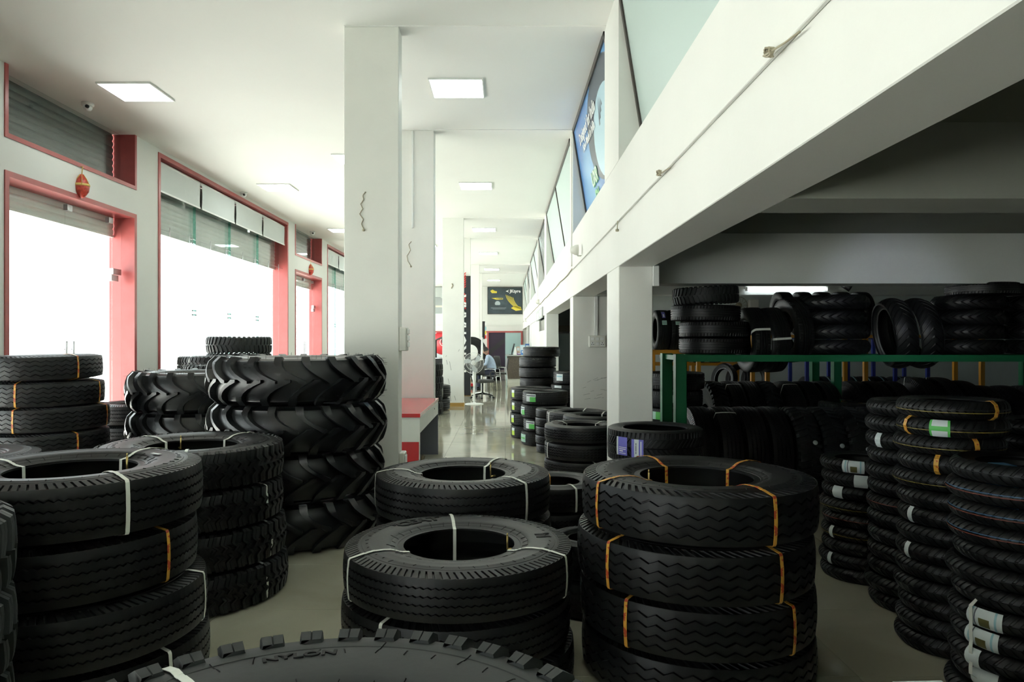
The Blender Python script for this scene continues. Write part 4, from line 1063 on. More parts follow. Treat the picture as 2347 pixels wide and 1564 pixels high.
rack('tyre_rack', YELLOWP, 3.42, 6.22, 9.2, 9.75, 1.60, (1.60,), 'yellow rack in the middle of the back area', posts=(3.42, 4.70, 6.22), t=0.05, bh=0.04)
rack('tyre_rack', BLUEP, 4.34, 6.08, 10.15, 10.75, 1.60, (1.60, 0.36), 'blue rack against the back wall', posts=(4.34, 4.93, 5.61, 6.08), t=0.045, bh=0.05)
gy = 'tyres standing on the racks at the back'
for i, (x, y, z, R) in enumerate(((2.55, 11.15, 1.18+0.29, 0.29), (2.80, 11.15, 1.18+0.29, 0.29), (3.05, 11.15, 1.18+0.29, 0.29), (3.30, 11.15, 1.18+0.29, 0.29))):
    standing('car_tyre', x, y, R, 0.17, z, 0, 0, 'dark tyre standing on the low yellow rail near the back wall, %s along it' % nm[i], gy)
for i in range(5):
    standing('car_tyre', 3.72+i*0.26, 9.5, 0.29, 0.17, 1.60+0.29, 0, 0, 'dark tyre up on the middle yellow rack, %s along it' % nm[i], gy)
# scattered bagged helmets-like tyres at the end of the yellow rail: scooter tyres with labels
for i, (px, y) in enumerate(((1660, 10.3), (1694, 10.25), (1730, 10.2))):
    o = standing('scooter_tyre', (px-1158)/1620*y, y, 0.24, 0.10, 0.98-0.02, 0.5, 0.1, 'scooter tyre with pinkish label on a floor stack far back, %s one' % nm[i], 'scooter tyres standing far back')
    label_patch(KS, o, 200, 0.09, -0.5, 0.5, [(0, 1, 0, 1, mat('pink_label', (0.32, 0.24, 0.30), 0.5))])
stack('car_tyre', 3.35, 10.25, 0.36, 4, 0.72, 'dark car tyre', 'far floor stack holding scooter tyres', gc)

# ------------------------------------------------------------------ lamps under the mezzanine
TUBE = mat('lit_tube', (0.95, 0.97, 1.0), 0.5, emit=(0.92, 1.0, 1.0), estr=TUBE_POWER)
t = thing('tube_light', 'lit fluorescent tube on the beam behind the green rack', 'light', (4.16, 10.46, HC+0.775))
MB().box(-0.62, 0.62, 0.0, 0.03, -0.005, 0.045, 0.004).build('batten', WHITEPL, t)
m = MB()
for s_ in (-1, 1): m.box(s_*0.60-0.012, s_*0.60+0.012, -0.05, 0.0, -0.035, 0.02, 0.003)
m.build('end_holder', WHITEPL, t)
MB().tube([(-0.585, -0.03, -0.012), (0.585, -0.03, -0.012)], 0.013, 10).build('tube', TUBE, t)
def spot(x, y, z, aim, label, energy, size, blend, col):
    t = thing('spot_lamp', label, 'light', (x, y, z), 0, 'spot lamps under the mezzanine')
    d = (Vector(aim)-Vector((x, y, z))).normalized()
    q = d.to_track_quat('Z', 'Y').to_euler()
    h = MB(); h.lathe([(0.02, -0.09), (0.045, -0.08), (0.05, -0.02), (0.058, 0.03), (0.056, 0.035), (0.046, 0.0), (0.02, -0.03)], (0, 0, 0), 16)
    h.build('housing', BLACKPL, t, (0, 0, -0.10), q)
    MB().lathe([(0.001, 0.0), (0.047, 0.002), (0.047, 0.006), (0.001, 0.008)], (0, 0, 0), 16).build('lens', mat('lit_lens', (0.9, 0.92, 1), 0.4, emit=(0.85, 0.9, 1.0), estr=5.0), t, (0, 0, -0.10), q)
    MB().tube([(0, 0, 0), (0, 0, -0.07)], 0.008, 8).build('stem', BLACKPL, t)
    L = bpy.data.lights.new('spot_light', 'SPOT'); L.energy = energy; L.spot_size = size; L.spot_blend = blend; L.color = col; L.shadow_soft_size = 0.04
    o = bpy.data.objects.new('spot_light', L); COL.objects.link(o); o.parent = t
    o.location = Vector((0, 0, -0.10))+d*0.07; o.rotation_euler = d.to_track_quat('-Z', 'Y').to_euler()
    return t
spot(2.42, 3.36+0.06, HC+0.93, (3.30, 6.10, HC+0.40), 'small black spot lamp on the slab under the mezzanine at the right edge', 40, 0.55, 0.7, (0.78, 0.82, 1.0))
spot(5.0, 10.3, HC+0.885, (5.9, 9.7, HC+0.25), 'lit spot lamp beside the fluorescent tube', 12, 1.2, 0.9, (0.9, 0.95, 1.0))

# ------------------------------------------------------------------ trunking, wires and boxes
tr = tag(MB().box(BX0-0.018, BX0-0.0005, -1.0, 9.45, HC+0.955, HC+1.005, 0.003).build('cable_trunking', WALL), 'long white cable trunking along the spandrel face', 'trunking')
m = MB(); pts = []
for k in range(60):
    y = 9.45+k*0.45; pts.append((BX0-0.012, y, HC+0.975-0.02*abs(math.sin(k*0.62))))
m.tube(pts, 0.008, 5); tag(m.build('cable', CABLE), 'grey cable running along the far spandrel face', 'cable')
tag(MB().box(BX0-0.016, BX0-0.0005, 9.64, 9.68, HC+1.02, CEIL, 0.003).build('cable_trunking', WALL), 'vertical white trunking from the ceiling down the second pier', 'trunking')
tag(MB().box(BX0-0.016, BX0-0.0005, 19.64, 19.69, HC+1.02, CEIL, 0.003).build('cable_trunking', WALL), 'vertical white trunking on the fourth pier far down the hall', 'trunking')
def coil(x, y, z, r, label, n=4):
    m = MB(); pts = []
    for k in range(n*14):
        a = 2*PI*k/14; rr = r*(0.8+0.2*math.sin(k*0.9))
        pts.append((x-0.012-0.004*(k % 5)-0.00012*k, y+rr*1.2*math.cos(a), z+rr*0.75*math.sin(a)))
    pts += [(x-0.01, y-0.10, z-0.01), (x-0.006, y-0.2, z-0.02)]
    m.tube(pts, 0.0035, 6); return tag(m.build('wire_coil', CABLE), label, 'wire', 'wire coils hanging from the trunking')
coil(BX0-0.018, BX0*1620/(1792-1158), HC+0.955, 0.026, 'larger coil of old wire on the trunking, near the upper right', 5)
coil(BX0-0.018, BX0*1620/(1527-1158), HC+0.955, 0.026, 'smaller coil of old wire on the trunking, farther along')
m = MB(); y_ = BX0*1620/(1421-1158); m.tube([(BX0-0.02, y_, HC+0.955), (BX0-0.025, y_-0.03, HC+0.92), (BX0-0.022, y_, HC+0.885)], 0.004, 6); m.lathe([(0.001, 0), (0.014, 0.004), (0.014, 0.02), (0.001, 0.026)], (BX0-0.022, y_, HC+0.87), 8)
tag(m.build('hanging_wire', CABLE), 'short hanging wire end below the trunking', 'wire')
for k, (px, py) in enumerate(((1334, 577), (1240, 694), (1208, 735))):
    y = BX0*1620/(px-1158); z = HC+(782-py)*y/1620
    t = thing('wall_spotlight', ('small white flood lamp on the spandrel above the second column', 'small white flood lamp on the spandrel before the grey sign', 'small white flood lamp on the spandrel at the far end')[k], 'light', (BX0, y, z), 0, 'flood lamps on the spandrel')
    MB().tube([(0, 0, -0.05), (-0.05, 0, -0.05), (-0.07, 0, -0.02)], 0.009, 8).build('bracket', PLASTIC, t)
    MB().lathe([(0.001, -0.06), (0.035, -0.05), (0.06, 0.0), (0.066, 0.04), (0.06, 0.042), (0.001, 0.02)], (-0.085, 0, 0.02), 16, 'x').build('head', PLASTIC, t)
sg = thing('wall_sign', 'grey printed sign plate on the spandrel over the white partition', 'sign', (0, 0, 0))
MB().box(BX0-0.03, BX0-0.001, 17.0, 20.2, HC+0.56, HC+0.83, 0.003).build('board', mat('grey_sign', (0.40, 0.42, 0.42), 0.4), sg)
m = MB(); m.box(BX0-0.033, BX0-0.0302, 17.4, 18.3, HC+0.63, HC+0.78); m.box(BX0-0.033, BX0-0.0302, 18.7, 19.7, HC+0.60, HC+0.74)
m.build('print', WHITETXT, sg)
# pillar wires
def squiggle(px_pts, y, label, r=0.0045):
    pts = [((px-1158)/1620*y, y-0.008, HC+(782-py)/1620*y) for px, py in px_pts]
    out = []
    for i in range(len(pts)-1):
        for q in range(4):
            a = q/4; out.append(tuple(pts[i][j]*(1-a)+pts[i+1][j]*a+(0.004*math.sin(i*2+q*1.6) if j == 1 else 0) for j in range(3)))
    out.append(pts[-1])
    m = MB(); m.tube(out, r, 6); m.lathe([(0.001, 0), (0.012, 0.004), (0.012, 0.02), (0.001, 0.026)], (pts[-1][0], y-0.010, pts[-1][2]-0.02), 8)
    return tag(m.build('loose_wire', CABLE), label, 'wire')
squiggle([(838, 440), (832, 449), (834, 458), (827, 468), (832, 479), (825, 491), (833, 503), (829, 514), (834, 526)], 6.40, 'loose wire hanging from the nearest pillar')
squiggle([(943, 554), (937, 561), (941, 574), (933, 587), (935, 599), (942, 610)], 9.55, 'loose wire hanging from the second pillar')
squiggle([(1036, 650), (1038, 655), (1035, 660)], 16.40, 'small wire stub on the third pillar', 0.012)
tag(MB().box(-1.265, -1.238, 9.532, 9.549, HC+(782-523)/1620*9.54, CEIL-0.02, 0.003).build('cable_trunking', WHITEPL), 'vertical white trunking on the second pillar', 'trunking')
tag(MB().box(1.185, 1.235, 5.66, 5.695, HC+0.44, HC+0.604, 0.004).build('cable_trunking', WHITEPL), 'short white trunking at the top right of the first column', 'trunking')
tag(MB().box(1.205, 1.250, 9.525, 9.549, HC+0.07, HC+0.604, 0.003).build('cable_trunking', WHITEPL), 'vertical white trunking down the second column to the switch board', 'trunking')
def board(x0, x1, y, z0, z1, label, face='y', depth=0.045):
    t = thing('switch_board', label, 'switch', (0, 0, 0), 0, 'white electric boards on the columns')
    MB().box(x0, x1, y-depth, y-0.001, z0, z1, 0.008).build('box', PLASTIC, t)
    w = (x1-x0); h = z1-z0; yy = y-depth
    for i in range(3):
        cx = x0+w*(0.22+0.28*i)
        MB().box(cx-w*0.10, cx+w*0.10, yy-0.006, yy-0.0005, z0+h*0.58, z0+h*0.84, 0.003).build('switch', WHITEPL, t)
    for i in range(3):
        cx = x0+w*(0.22+0.28*i)
        if i == 1: MB().box(cx-w*0.10, cx+w*0.10, yy-0.006, yy-0.0005, z0+h*0.16, z0+h*0.44, 0.003).build('switch', WHITEPL, t)
        else:
            m = MB(); m.box(cx-w*0.11, cx+w*0.11, yy-0.003, yy-0.0005, z0+h*0.14, z0+h*0.47, 0.002)
            s = m.build('socket', WHITEPL, t); q = MB()
            for dx, dz in ((0, 0.10), (-0.055, -0.06), (0.055, -0.06)): q.lathe([(0.001, 0), (0.006, 0), (0.006, -0.0005)], (cx+dx*w, yy-0.0035, z0+h*(0.30+dz*0.9)), 8, 'y')
            q.build('hole', BLACKPL, s)
    return t
board(1.125, 1.355, 9.549, HC-0.085, HC+0.075, 'white six-gang switch board on the second column')
# boards on the side of the first pillar
t = thing('switch_board', 'ivory switch board on the side of the nearest pillar', 'switch', (0, 0, 0), 0, 'white electric boards on the columns')
MB().box(-0.964, -0.900, 6.41, 6.58, HC-0.09, HC+0.125, 0.006).build('box', PLASTIC, t)
for k in range(3): MB().box(-0.899, -0.885, 6.44, 6.55, HC-0.055+0.06*k, HC-0.01+0.06*k, 0.003).build('switch', STEEL if k == 5 else WHITEPL, t)
t = thing('socket_box', 'ivory socket box low on the side of the nearest pillar', 'socket', (0, 0, 0), 0, 'white electric boards on the columns')
MB().box(-0.964, -0.915, 6.40, 6.56, 0.32, 0.505, 0.008).build('box', PLASTIC, t)
MB().box(-0.914, -0.905, 6.43, 6.53, 0.35, 0.475, 0.003).build('plate', WHITEPL, t)
# scuffs: thin plaster chips and marks on the second column
m = MB(); rnd = random.Random(3)
for k in range(16):
    x = rnd.uniform(0.95, 1.35); z = rnd.uniform(0.72, 1.02); L = rnd.uniform(0.02, 0.09); a = rnd.uniform(-0.1, 0.5)
    m.add([(x, 9.5488, z), (x+L, 9.5488, z+L*a), (x+L, 9.5488, z+L*a+0.004), (x, 9.5488, z+0.003)], [(0, 1, 2, 3)])
for k in range(8):
    x = rnd.uniform(-1.40, -1.05); z = rnd.uniform(0.2, 1.3); L = rnd.uniform(0.02, 0.08); a = rnd.uniform(-3, 1)
    m.add([(x, 16.3985, z), (x+L*0.5, 16.3985, z+L*a), (x+L*0.5+0.01, 16.3985, z+L*a), (x+0.01, 16.3985, z)], [(0, 1, 2, 3)])
sc_ = m.build('trim_1', SCUFF); struct(sc_, 'grey scuff marks on the columns')

# ------------------------------------------------------------------ desk with the red top
d = thing('desk', 'white desk with a red laminate top beside the nearest pillar', 'desk', (0, 0, 0))
ya, yb = 7.45, 9.50
MB().box(-1.50, -0.895, ya-0.02, yb, 0.715, 0.755, 0.002).build('top', REDLAM, d)
e = MB().box(-1.48, -0.90, ya, ya+0.025, 0.0, 0.715).build('end_panel', WHITELAM, d)
MB().box(-1.45, -0.91, ya-0.004, ya-0.0005, 0.03, 0.455).build('red_panel', REDLAM, e)
MB().box(-1.48, -0.90, yb-0.035, yb-0.01, 0.0, 0.715).build('end_panel', GREYLAM, d)
MB().box(-1.46, -1.44, ya+0.025, yb-0.035, 0.05, 0.715).build('back_panel', GREYLAM, d)
for k in range(3):
    y0 = ya+0.03+k*(yb-ya-0.07)/3; y1 = y0+(yb-ya-0.07)/3-0.006
    dr = MB().box(-1.40, -0.900, y0, y1, 0.545, 0.712, 0.002).build('drawer', WHITELAM, d)
    if k == 2: MB().lathe([(0.001, 0), (0.011, 0), (0.011, 0.004), (0.001, 0.005)], (-0.900, y0+0.18, 0.66), 10, 'x').build('lock', BLACKPL, dr)
br = thing('broom_head', 'dry brown broom bundle on the floor under the desk', 'broom', (-0.98, 7.95, 0.0))
m = MB(); rnd = random.Random(5)
for k in range(70):
    a = rnd.uniform(0, 2*PI); r = rnd.uniform(0.02, 0.11); m.tube([(0, 0.05, 0.02), (r*0.5*math.cos(a), r*0.6*math.sin(a), 0.10), (r*math.cos(a), r*math.sin(a), rnd.uniform(0.12, 0.24))], 0.003, 4)
m.build('bristles', mat('dry_straw', (0.16, 0.12, 0.06), 0.8), br); MB().tube([(0, 0.05, 0.0), (0, 0.05, 0.10)], 0.02, 8).build('binding', ORN, br)

# ------------------------------------------------------------------ pedestal fan
f = thing('pedestal_fan', 'white pedestal fan standing beside the third pillar', 'fan', (-0.745, 17.0, 0), 0.0)
MB().lathe([(0.001, 0.045), (0.03, 0.05), (0.05, 0.03), (0.20, 0.018), (0.225, 0.008), (0.225, 0.0), (0.001, 0)], (0, 0, 0), 28).build('base', WHITEPL, f)
MB().tube([(0, 0, 0.03), (0, 0, 0.46)], 0.022, 12).build('pole', WHITEPL, f)
MB().lathe([(0.022, 0.40), (0.026, 0.44), (0.030, 0.52), (0.040, 0.60), (0.042, 0.72), (0.034, 0.80), (0.028, 0.84), (0.001, 0.845)], (0, 0, 0), 14).build('control_column', WHITEPL, f)
hd = MB().lathe([(0.001, 0.14), (0.05, 0.13), (0.065, 0.06), (0.06, -0.01), (0.001, -0.02)], (-0.02, 0.02, 0.99), 18, 'y').build('motor', WHITEPL, f)
cg = MB(); R0 = 0.25; c0 = Vector((-0.02, -0.08, 0.99))
def ring(mb, r, y, w=0.0035, n=36): mb.tube([c0+Vector((r*math.cos(2*PI*k/n), y, r*math.sin(2*PI*k/n))) for k in range(n+1)], w, 5, False)
for r, y in ((0.25, 0.0), (0.25, 0.03), (0.17, -0.05), (0.17, 0.08), (0.09, -0.065)): ring(cg, r, y, 0.005 if r > 0.2 else 0.0025)
for k in range(40):
    a = 2*PI*k/40; ca, sa = math.cos(a), math.sin(a)
    for sg_, b in ((-1, 0.0), (1, 0.03)):
        cg.tube([c0+Vector((r*ca, b+y*sg_, r*sa)) for r, y in ((0.05, 0.068), (0.12, 0.062), (0.19, 0.043), (0.25, 0.0))], 0.0013, 3, False)
cg.build('cage', WHITEPL, f)
MB().lathe([(0.001, -0.078), (0.03, -0.075), (0.048, -0.066), (0.048, -0.06), (0.001, -0.058)], tuple(c0), 18, 'y').build('badge', WHITEPL, f)
for k in range(3):
    a0 = k*2*PI/3+0.5; m = MB(); vs = []
    for i in range(8):
        r = 0.035+0.19*i/7; w = 0.25+0.55*math.sin(PI*min(1, i/7*0.85+0.1))
        for j in range(5):
            a = a0+(j/4-0.5)*w+0.35*i/7; vs.append(c0+Vector((r*math.cos(a), 0.015+0.03*(j/4-0.5), r*math.sin(a))))
    m.add(vs, [(i*5+j, i*5+j+1, (i+1)*5+j+1, (i+1)*5+j) for i in range(7) for j in range(4)], True)
    m.build('blade', mat('translucent_blade', (0.55, 0.60, 0.62), 0.3), f)

# ------------------------------------------------------------------ chairs and the person
oc = thing('office_chair', 'black swivel office chair in front of the seated man', 'chair', (-0.60, 18.7, 0), 0.6)
for k in range(5):
    a = 2*PI*k/5+0.3; ca, sa = math.cos(a), math.sin(a)
    MB().tube([(0.02*ca, 0.02*sa, 0.13), (0.16*ca, 0.16*sa, 0.115), (0.30*ca, 0.30*sa, 0.075)], [0.028, 0.022, 0.016], 8).build('leg', BLACKPL, oc)
    m = MB(); m.lathe([(0.012, -0.022), (0.03, -0.02), (0.03, -0.004), (0.02, 0.0), (0.03, 0.004), (0.03, 0.02), (0.012, 0.022)], (0.31*ca, 0.31*sa, 0.031), 14, 'y'); m.build('caster', BLACKPL, oc)
MB().tube([(0, 0, 0.10), (0, 0, 0.40)], 0.024, 10).build('gas_post', BLACKPL, oc)
m = MB(); m.box(-0.24, 0.24, -0.24, 0.22, 0.42, 0.50, 0.03); m.build('seat', BLACKPL, oc)
m = MB(); vs = []; nn = 8
for i in range(nn+1):
    for j in range(nn+1):
        u = i/nn*2-1; v = j/nn; w = 0.22*(1-0.15*v)*(1 if abs(u) < 1 else 1)
        vs.append((u*w, 0.26+0.05*(u*u)*-1+0.05*v, 0.60+0.40*v))
for i in range(nn+1):
    for j in range(nn+1):
        u = i/nn*2-1; v = j/nn; vs.append((u*0.22*(1-0.15*v), 0.30-0.05*u*u+0.05*v, 0.60+0.40*v))
o2 = (nn+1)**2; fs = []
for i in range(nn):
    for j in range(nn):
        a = i*(nn+1)+j; fs += [(a, a+1, a+nn+2, a+nn+1), (o2+a, o2+a+nn+1, o2+a+nn+2, o2+a+1)]
for i in range(nn):
    a = i*(nn+1); b = a+nn+1; fs += [(a, b, o2+b, o2+a), (a+nn, o2+a+nn, o2+b+nn, b+nn)]
    fs += [(i, o2+i, o2+i+1, i+1), (nn*(nn+1)+i, nn*(nn+1)+i+1, o2+nn*(nn+1)+i+1, o2+nn*(nn+1)+i)]
m.add(vs, fs, True); m.build('backrest', BLACKPL, oc)
MB().tube([(0, 0.10, 0.42), (0, 0.30, 0.44), (0, 0.33, 0.70)], 0.02, 8).build('back_support', BLACKPL, oc)
for s_ in (-1, 1): MB().tube([(s_*0.22, 0.05, 0.44), (s_*0.30, 0.05, 0.48), (s_*0.31, 0.10, 0.66), (s_*0.30, 0.0, 0.70), (s_*0.30, -0.15, 0.69), (s_*0.30, -0.18, 0.60), (s_*0.24, -0.10, 0.45)], 0.017, 8).build('armrest', BLACKPL, oc)

def visitor_chair(x, y, rz, label):
    c = thing('visitor_chair', label, 'chair', (x, y, 0), rz, 'chrome framed black visitor chairs')
    for s_ in (-1, 1):
        MB().tube([(s_*0.25, 0.26, 0.011), (s_*0.25, 0.24, 0.30), (s_*0.25, 0.20, 0.64), (s_*0.25, 0.0, 0.66), (s_*0.25, -0.20, 0.64), (s_*0.25, -0.24, 0.30), (s_*0.25, -0.26, 0.011)], 0.012, 8).build('leg_frame', CHROME, c)
        MB().box(s_*0.25-0.022, s_*0.25+0.022, -0.18, 0.14, 0.672, 0.69, 0.006).build('armrest', BLACKPL, c)
    MB().tube([(-0.25, 0.22, 0.42), (0.25, 0.22, 0.42)], 0.011, 8).build('cross_bar', CHROME, c)
    MB().tube([(-0.25, -0.23, 0.42), (0.25, -0.23, 0.42)], 0.011, 8).build('cross_bar', CHROME, c)
    MB().box(-0.235, 0.235, -0.24, 0.22, 0.42, 0.475, 0.02).build('seat', BLACKPL, c)
    MB().box(-0.225, 0.225, -0.02, 0.02, -0.22, 0.22, 0.018).build('backrest', BLACKPL, c, (0, 0.25, 0.72), (-0.14, 0, 0))
    return c
visitor_chair(-0.20, 23.4, -1.45, 'chrome framed black visitor chair between the man and the counter')
visitor_chair(-0.44, 22.0, 1.57-0.25, 'chrome framed black chair the man sits on')

def skin_body(name, verts, edges, radii, material, sub=2, parent=None, root=0):
    me = bpy.data.meshes.new(name); me.from_pydata(verts, edges, []); o = ob(name, me, parent)
    md = o.modifiers.new('skin', 'SKIN'); md.use_smooth_shade = True
    for i, r in enumerate(radii):
        me.skin_vertices[0].data[i].radius = (r, r) if not isinstance(r, tuple) else r
        me.skin_vertices[0].data[i].use_root = (i == root)
    s = o.modifiers.new('sub', 'SUBSURF'); s.levels = sub; s.render_levels = sub
    dg = bpy.context.evaluated_depsgraph_get(); me2 = bpy.data.meshes.new_from_object(o.evaluated_get(dg))
    o.modifiers.clear(); o.data = me2; me2.materials.clear(); me2.materials.append(material); return o
# seated man facing left, leaning forward over the desk
pr_ = thing('person', 'seated man in a light blue shirt and dark trousers, beyond the fan', 'person', (-0.44, 22.0, 0), 0)
V = [(0.04, 0, 0.56), (0.02, 0, 0.72), (-0.04, 0, 0.90), (-0.09, 0, 1.03), (-0.12, 0, 1.10),          # spine 0-4 (x- is forward)
     (-0.10, -0.17, 1.02), (-0.16, -0.22, 0.80), (-0.36, -0.17, 0.76),                             # near arm 5-7
     (-0.10, 0.17, 1.02), (-0.16, 0.22, 0.80), (-0.36, 0.15, 0.76)]                                # far arm
E = [(0, 1), (1, 2), (2, 3), (3, 4), (3, 5), (5, 6), (6, 7), (3, 8), (8, 9), (9, 10)]
Rr = [(0.13, 0.16), (0.12, 0.155), (0.125, 0.165), (0.10, 0.14), 0.055, 0.065, 0.048, 0.036, 0.065, 0.048, 0.036]
skin_body('shirt', V, E, Rr, SHIRT, 2, pr_)
V = [(0.05, 0, 0.55), (0.0, -0.10, 0.53), (-0.40, -0.12, 0.52), (-0.38, -0.12, 0.28), (-0.36, -0.12, 0.09), (0.0, 0.10, 0.53), (-0.40, 0.12, 0.52), (-0.40, 0.12, 0.28), (-0.40, 0.12, 0.09)]
skin_body('trousers', V, [(0, 1), (1, 2), (2, 3), (3, 4), (0, 5), (5, 6), (6, 7), (7, 8)], [0.13, 0.10, 0.07, 0.058, 0.045, 0.10, 0.07, 0.058, 0.045], TROUSER, 2, pr_)
for s_ in (-1, 1): MB().box(-0.58, -0.33, s_*0.12-0.045, s_*0.12+0.045, 0.0, 0.085, 0.03).build('shoe', BLACKPL, pr_)
# head, neck, hands as one flesh piece each
bm = bmesh.new(); bmesh.ops.create_uvsphere(bm, u_segments=24, v_segments=18, radius=1.0)
for v in bm.verts:
    x, y, z = v.co
    fx = 0.098*x; fy = 0.074*y; fz = 0.118*z
    if x < 0 and z < 0: fx *= 1-0.12*abs(z); fy *= 1-0.22*abs(z)
    if x < -0.85 and abs(y) < 0.25 and -0.35 < z < 0.1: fx -= 0.022*(1-abs(y)*3.2)
    if x < -0.6 and 0.05 < z < 0.25 and 0.15 < abs(y) < 0.6: fx += 0.006
    v.co = (fx, fy, fz)
me = bpy.data.meshes.new('head'); bm.to_mesh(me); bm.free(); me.materials.append(SKIN); me.shade_smooth()
hd_ = ob('head', me, pr_, (-0.185, 0, 1.225), (0, -0.35, 0.0))
for s_ in (-1, 1):
    MB().lathe([(0.001, -0.006), (0.012, -0.004), (0.012, 0.004), (0.001, 0.006)], (-0.083, s_*0.028, 0.012), 10, 'x').build('eye', WHITETXT, hd_)
    MB().lathe([(0.001, -0.008), (0.018, -0.006), (0.026, 0.0), (0.018, 0.006), (0.001, 0.008)], (0.005, s_*0.074, -0.005), 12, 'y').build('ear', SKIN, hd_)
MB().box(-0.090, -0.078, -0.022, 0.022, -0.058, -0.050, 0.003).build('mouth', mat('lips', (0.22, 0.09, 0.07), 0.5), hd_)
bm = bmesh.new(); bmesh.ops.create_uvsphere(bm, u_segments=24, v_segments=16, radius=1.0)
bmesh.ops.delete(bm, geom=[v for v in bm.verts if v.co.z < -0.25 or (v.co.x < -0.62 and v.co.z < 0.42)], context='VERTS')
for v in bm.verts: v.co = (0.108*v.co.x+0.004, 0.083*v.co.y, 0.128*v.co.z)
me = bpy.data.meshes.new('hair'); bm.to_mesh(me); bm.free(); me.materials.append(HAIR); me.shade_smooth(); ob('hair', me, hd_)
skin_body('neck', [(-0.115, 0, 1.08), (-0.155, 0, 1.16)], [(0, 1)], [0.05, 0.052], SKIN, 2, pr_)
for s_ in (-1, 1):
    y0 = -0.17 if s_ < 0 else 0.15; V = [(-0.36, y0, 0.76), (-0.41, y0, 0.765), (-0.45, y0, 0.765)]; E = [(0, 1), (1, 2)]; Rr = [0.026, 0.032, 0.036]
    for k in range(4):
        b = len(V); yy = y0+(k-1.5)*0.020; L = (0.060, 0.070, 0.066, 0.052)[k]
        V += [(-0.475, yy, 0.768), (-0.475-L*0.55, yy, 0.768), (-0.475-L, yy, 0.755)]; E += [(2, b), (b, b+1), (b+1, b+2)]; Rr += [0.0095, 0.009, 0.0075]
    b = len(V); V += [(-0.43, y0-s_*0.038, 0.765), (-0.465, y0-s_*0.055, 0.762)]; E += [(1, b), (b, b+1)]; Rr += [0.012, 0.009]
    skin_body('hand', V, E, Rr, SKIN, 1, pr_)
# the low table he leans on
wt = thing('work_table', 'small table in front of the seated man, behind the fan', 'table', (-1.20, 22.0, 0))
MB().box(-0.35, 0.36, -0.5, 0.5, 0.70, 0.73, 0.003).build('top', mat('terracotta_laminate', (0.30, 0.13, 0.09), 0.4), wt)
for a in (-0.30, 0.31):
    for b in (-0.45, 0.45): MB().box(a-0.02, a+0.02, b-0.02, b+0.02, 0, 0.70).build('leg', GREYLAM, wt)

# ------------------------------------------------------------------ counter and the things on it
ct = thing('counter', 'brown granite faced counter on a white plinth near the far door', 'counter', (0, 0, 0))
MB().box(0.07, 0.86, 25.45, 26.9, 0.16, 0.98, 0.004).build('body', GRANITE, ct)
MB().box(0.09, 0.85, 25.48, 26.85, 0.0, 0.16).build('plinth', mat('pale_plinth', (0.55, 0.55, 0.48), 0.4), ct)
MB().box(0.0, 0.88, 25.36, 26.95, 0.98, 1.02, 0.006).build('top', mat('pale_granite', (0.40, 0.42, 0.40), 0.15), ct)
mn = thing('monitor', 'black monitor seen edge-on on the counter', 'monitor', (0.22, 25.8, 1.02))
MB().box(-0.02, 0.03, -0.22, 0.22, 0.08, 0.42, 0.01).build('screen', BLACKPL, mn); mn.children[0].rotation_euler = (0, 0.25, 0)
m = MB(); m.box(-0.08, 0.10, -0.1, 0.1, 0, 0.012, 0.004); m.tube([(0.02, 0, 0.01), (0.03, 0, 0.14)], 0.02, 8); m.build('stand', BLACKPL, mn)
tag(MB().prism([(-0.07, 0), (0.07, 0), (0.02, 0.28), (-0.01, 0.28)], 1, -0.01, 0.18).build('folded_leaflet', WHITETXT, None, (0.36, 25.6, 1.02)), 'white tent-folded leaflet on the counter', 'leaflet')
for (x, y, w, dd_, h, c, l) in ((0.47, 25.7, 0.13, 0.12, 0.30, (0.55, 0.40, 0.30), 'beige box on the counter beside the leaflet'), (0.50, 25.48, 0.16, 0.10, 0.07, (0.16, 0.03, 0.18), 'purple packet on the counter'), (0.63, 25.62, 0.18, 0.12, 0.36, (0.45, 0.62, 0.72), 'pale blue printed box on the counter'), (0.80, 25.7, 0.15, 0.16, 0.40, (0.05, 0.13, 0.35), 'dark blue box on the counter near the columns'), (0.66, 25.44, 0.20, 0.08, 0.16, (0.07, 0.20, 0.50), 'low blue box at the front of the counter')):
    b = MB().box(-w/2, w/2, -dd_/2, dd_/2, 0, h, 0.003).build('carton', mat('carton_%d' % int(x*100), c, 0.5), None, (x, y, 1.02)); tag(b, l, 'box', 'boxes on the counter')
    MB().box(-w*0.35, w*0.35, -dd_/2-0.002, -dd_/2-0.0003, h*0.5, h*0.85).build('print', LABELW, b)

# black sign on the fourth pillar
sg = thing('pillar_sign', 'tall black sign with a red arrow and white upright lettering on the fourth pillar', 'sign', (0, 0, 0))
MB().box(-1.47, -0.958, 19.52, 19.575, 0.02, 3.32, 0.004).build('board', SIGNBLK, sg)
t_ = flat_text('YOKOHAMA', 0.42, WHITETXT, sg, (-1.215, 19.516, 1.68), (PI/2, -PI/2, 0), bold=0.010, sx=0.92)
m = MB(); cx = -1.19; zc = 2.93-0.02
for k in range(7):
    o_ = 0.062*k
    for s_ in (-1, 1):
        m.add([(cx-0.02, 19.517, zc+s_*(0.0+o_)), (cx+0.105, 19.517, zc+s_*(0.11+o_)), (cx+0.105, 19.517, zc+s_*(0.145+o_)), (cx-0.02, 19.517, zc+s_*(0.035+o_))], [(0, 1, 2, 3)])
        m.add([(cx-0.02, 19.517, zc+s_*(0.0+o_)), (cx-0.145, 19.517, zc+s_*(-0.11+o_)*1), (cx-0.145, 19.517, zc+s_*(-0.075+o_)), (cx-0.02, 19.517, zc+s_*(0.035+o_))], [(0, 1, 2, 3)])
m.build('red_arrow', REDTXT, sg)

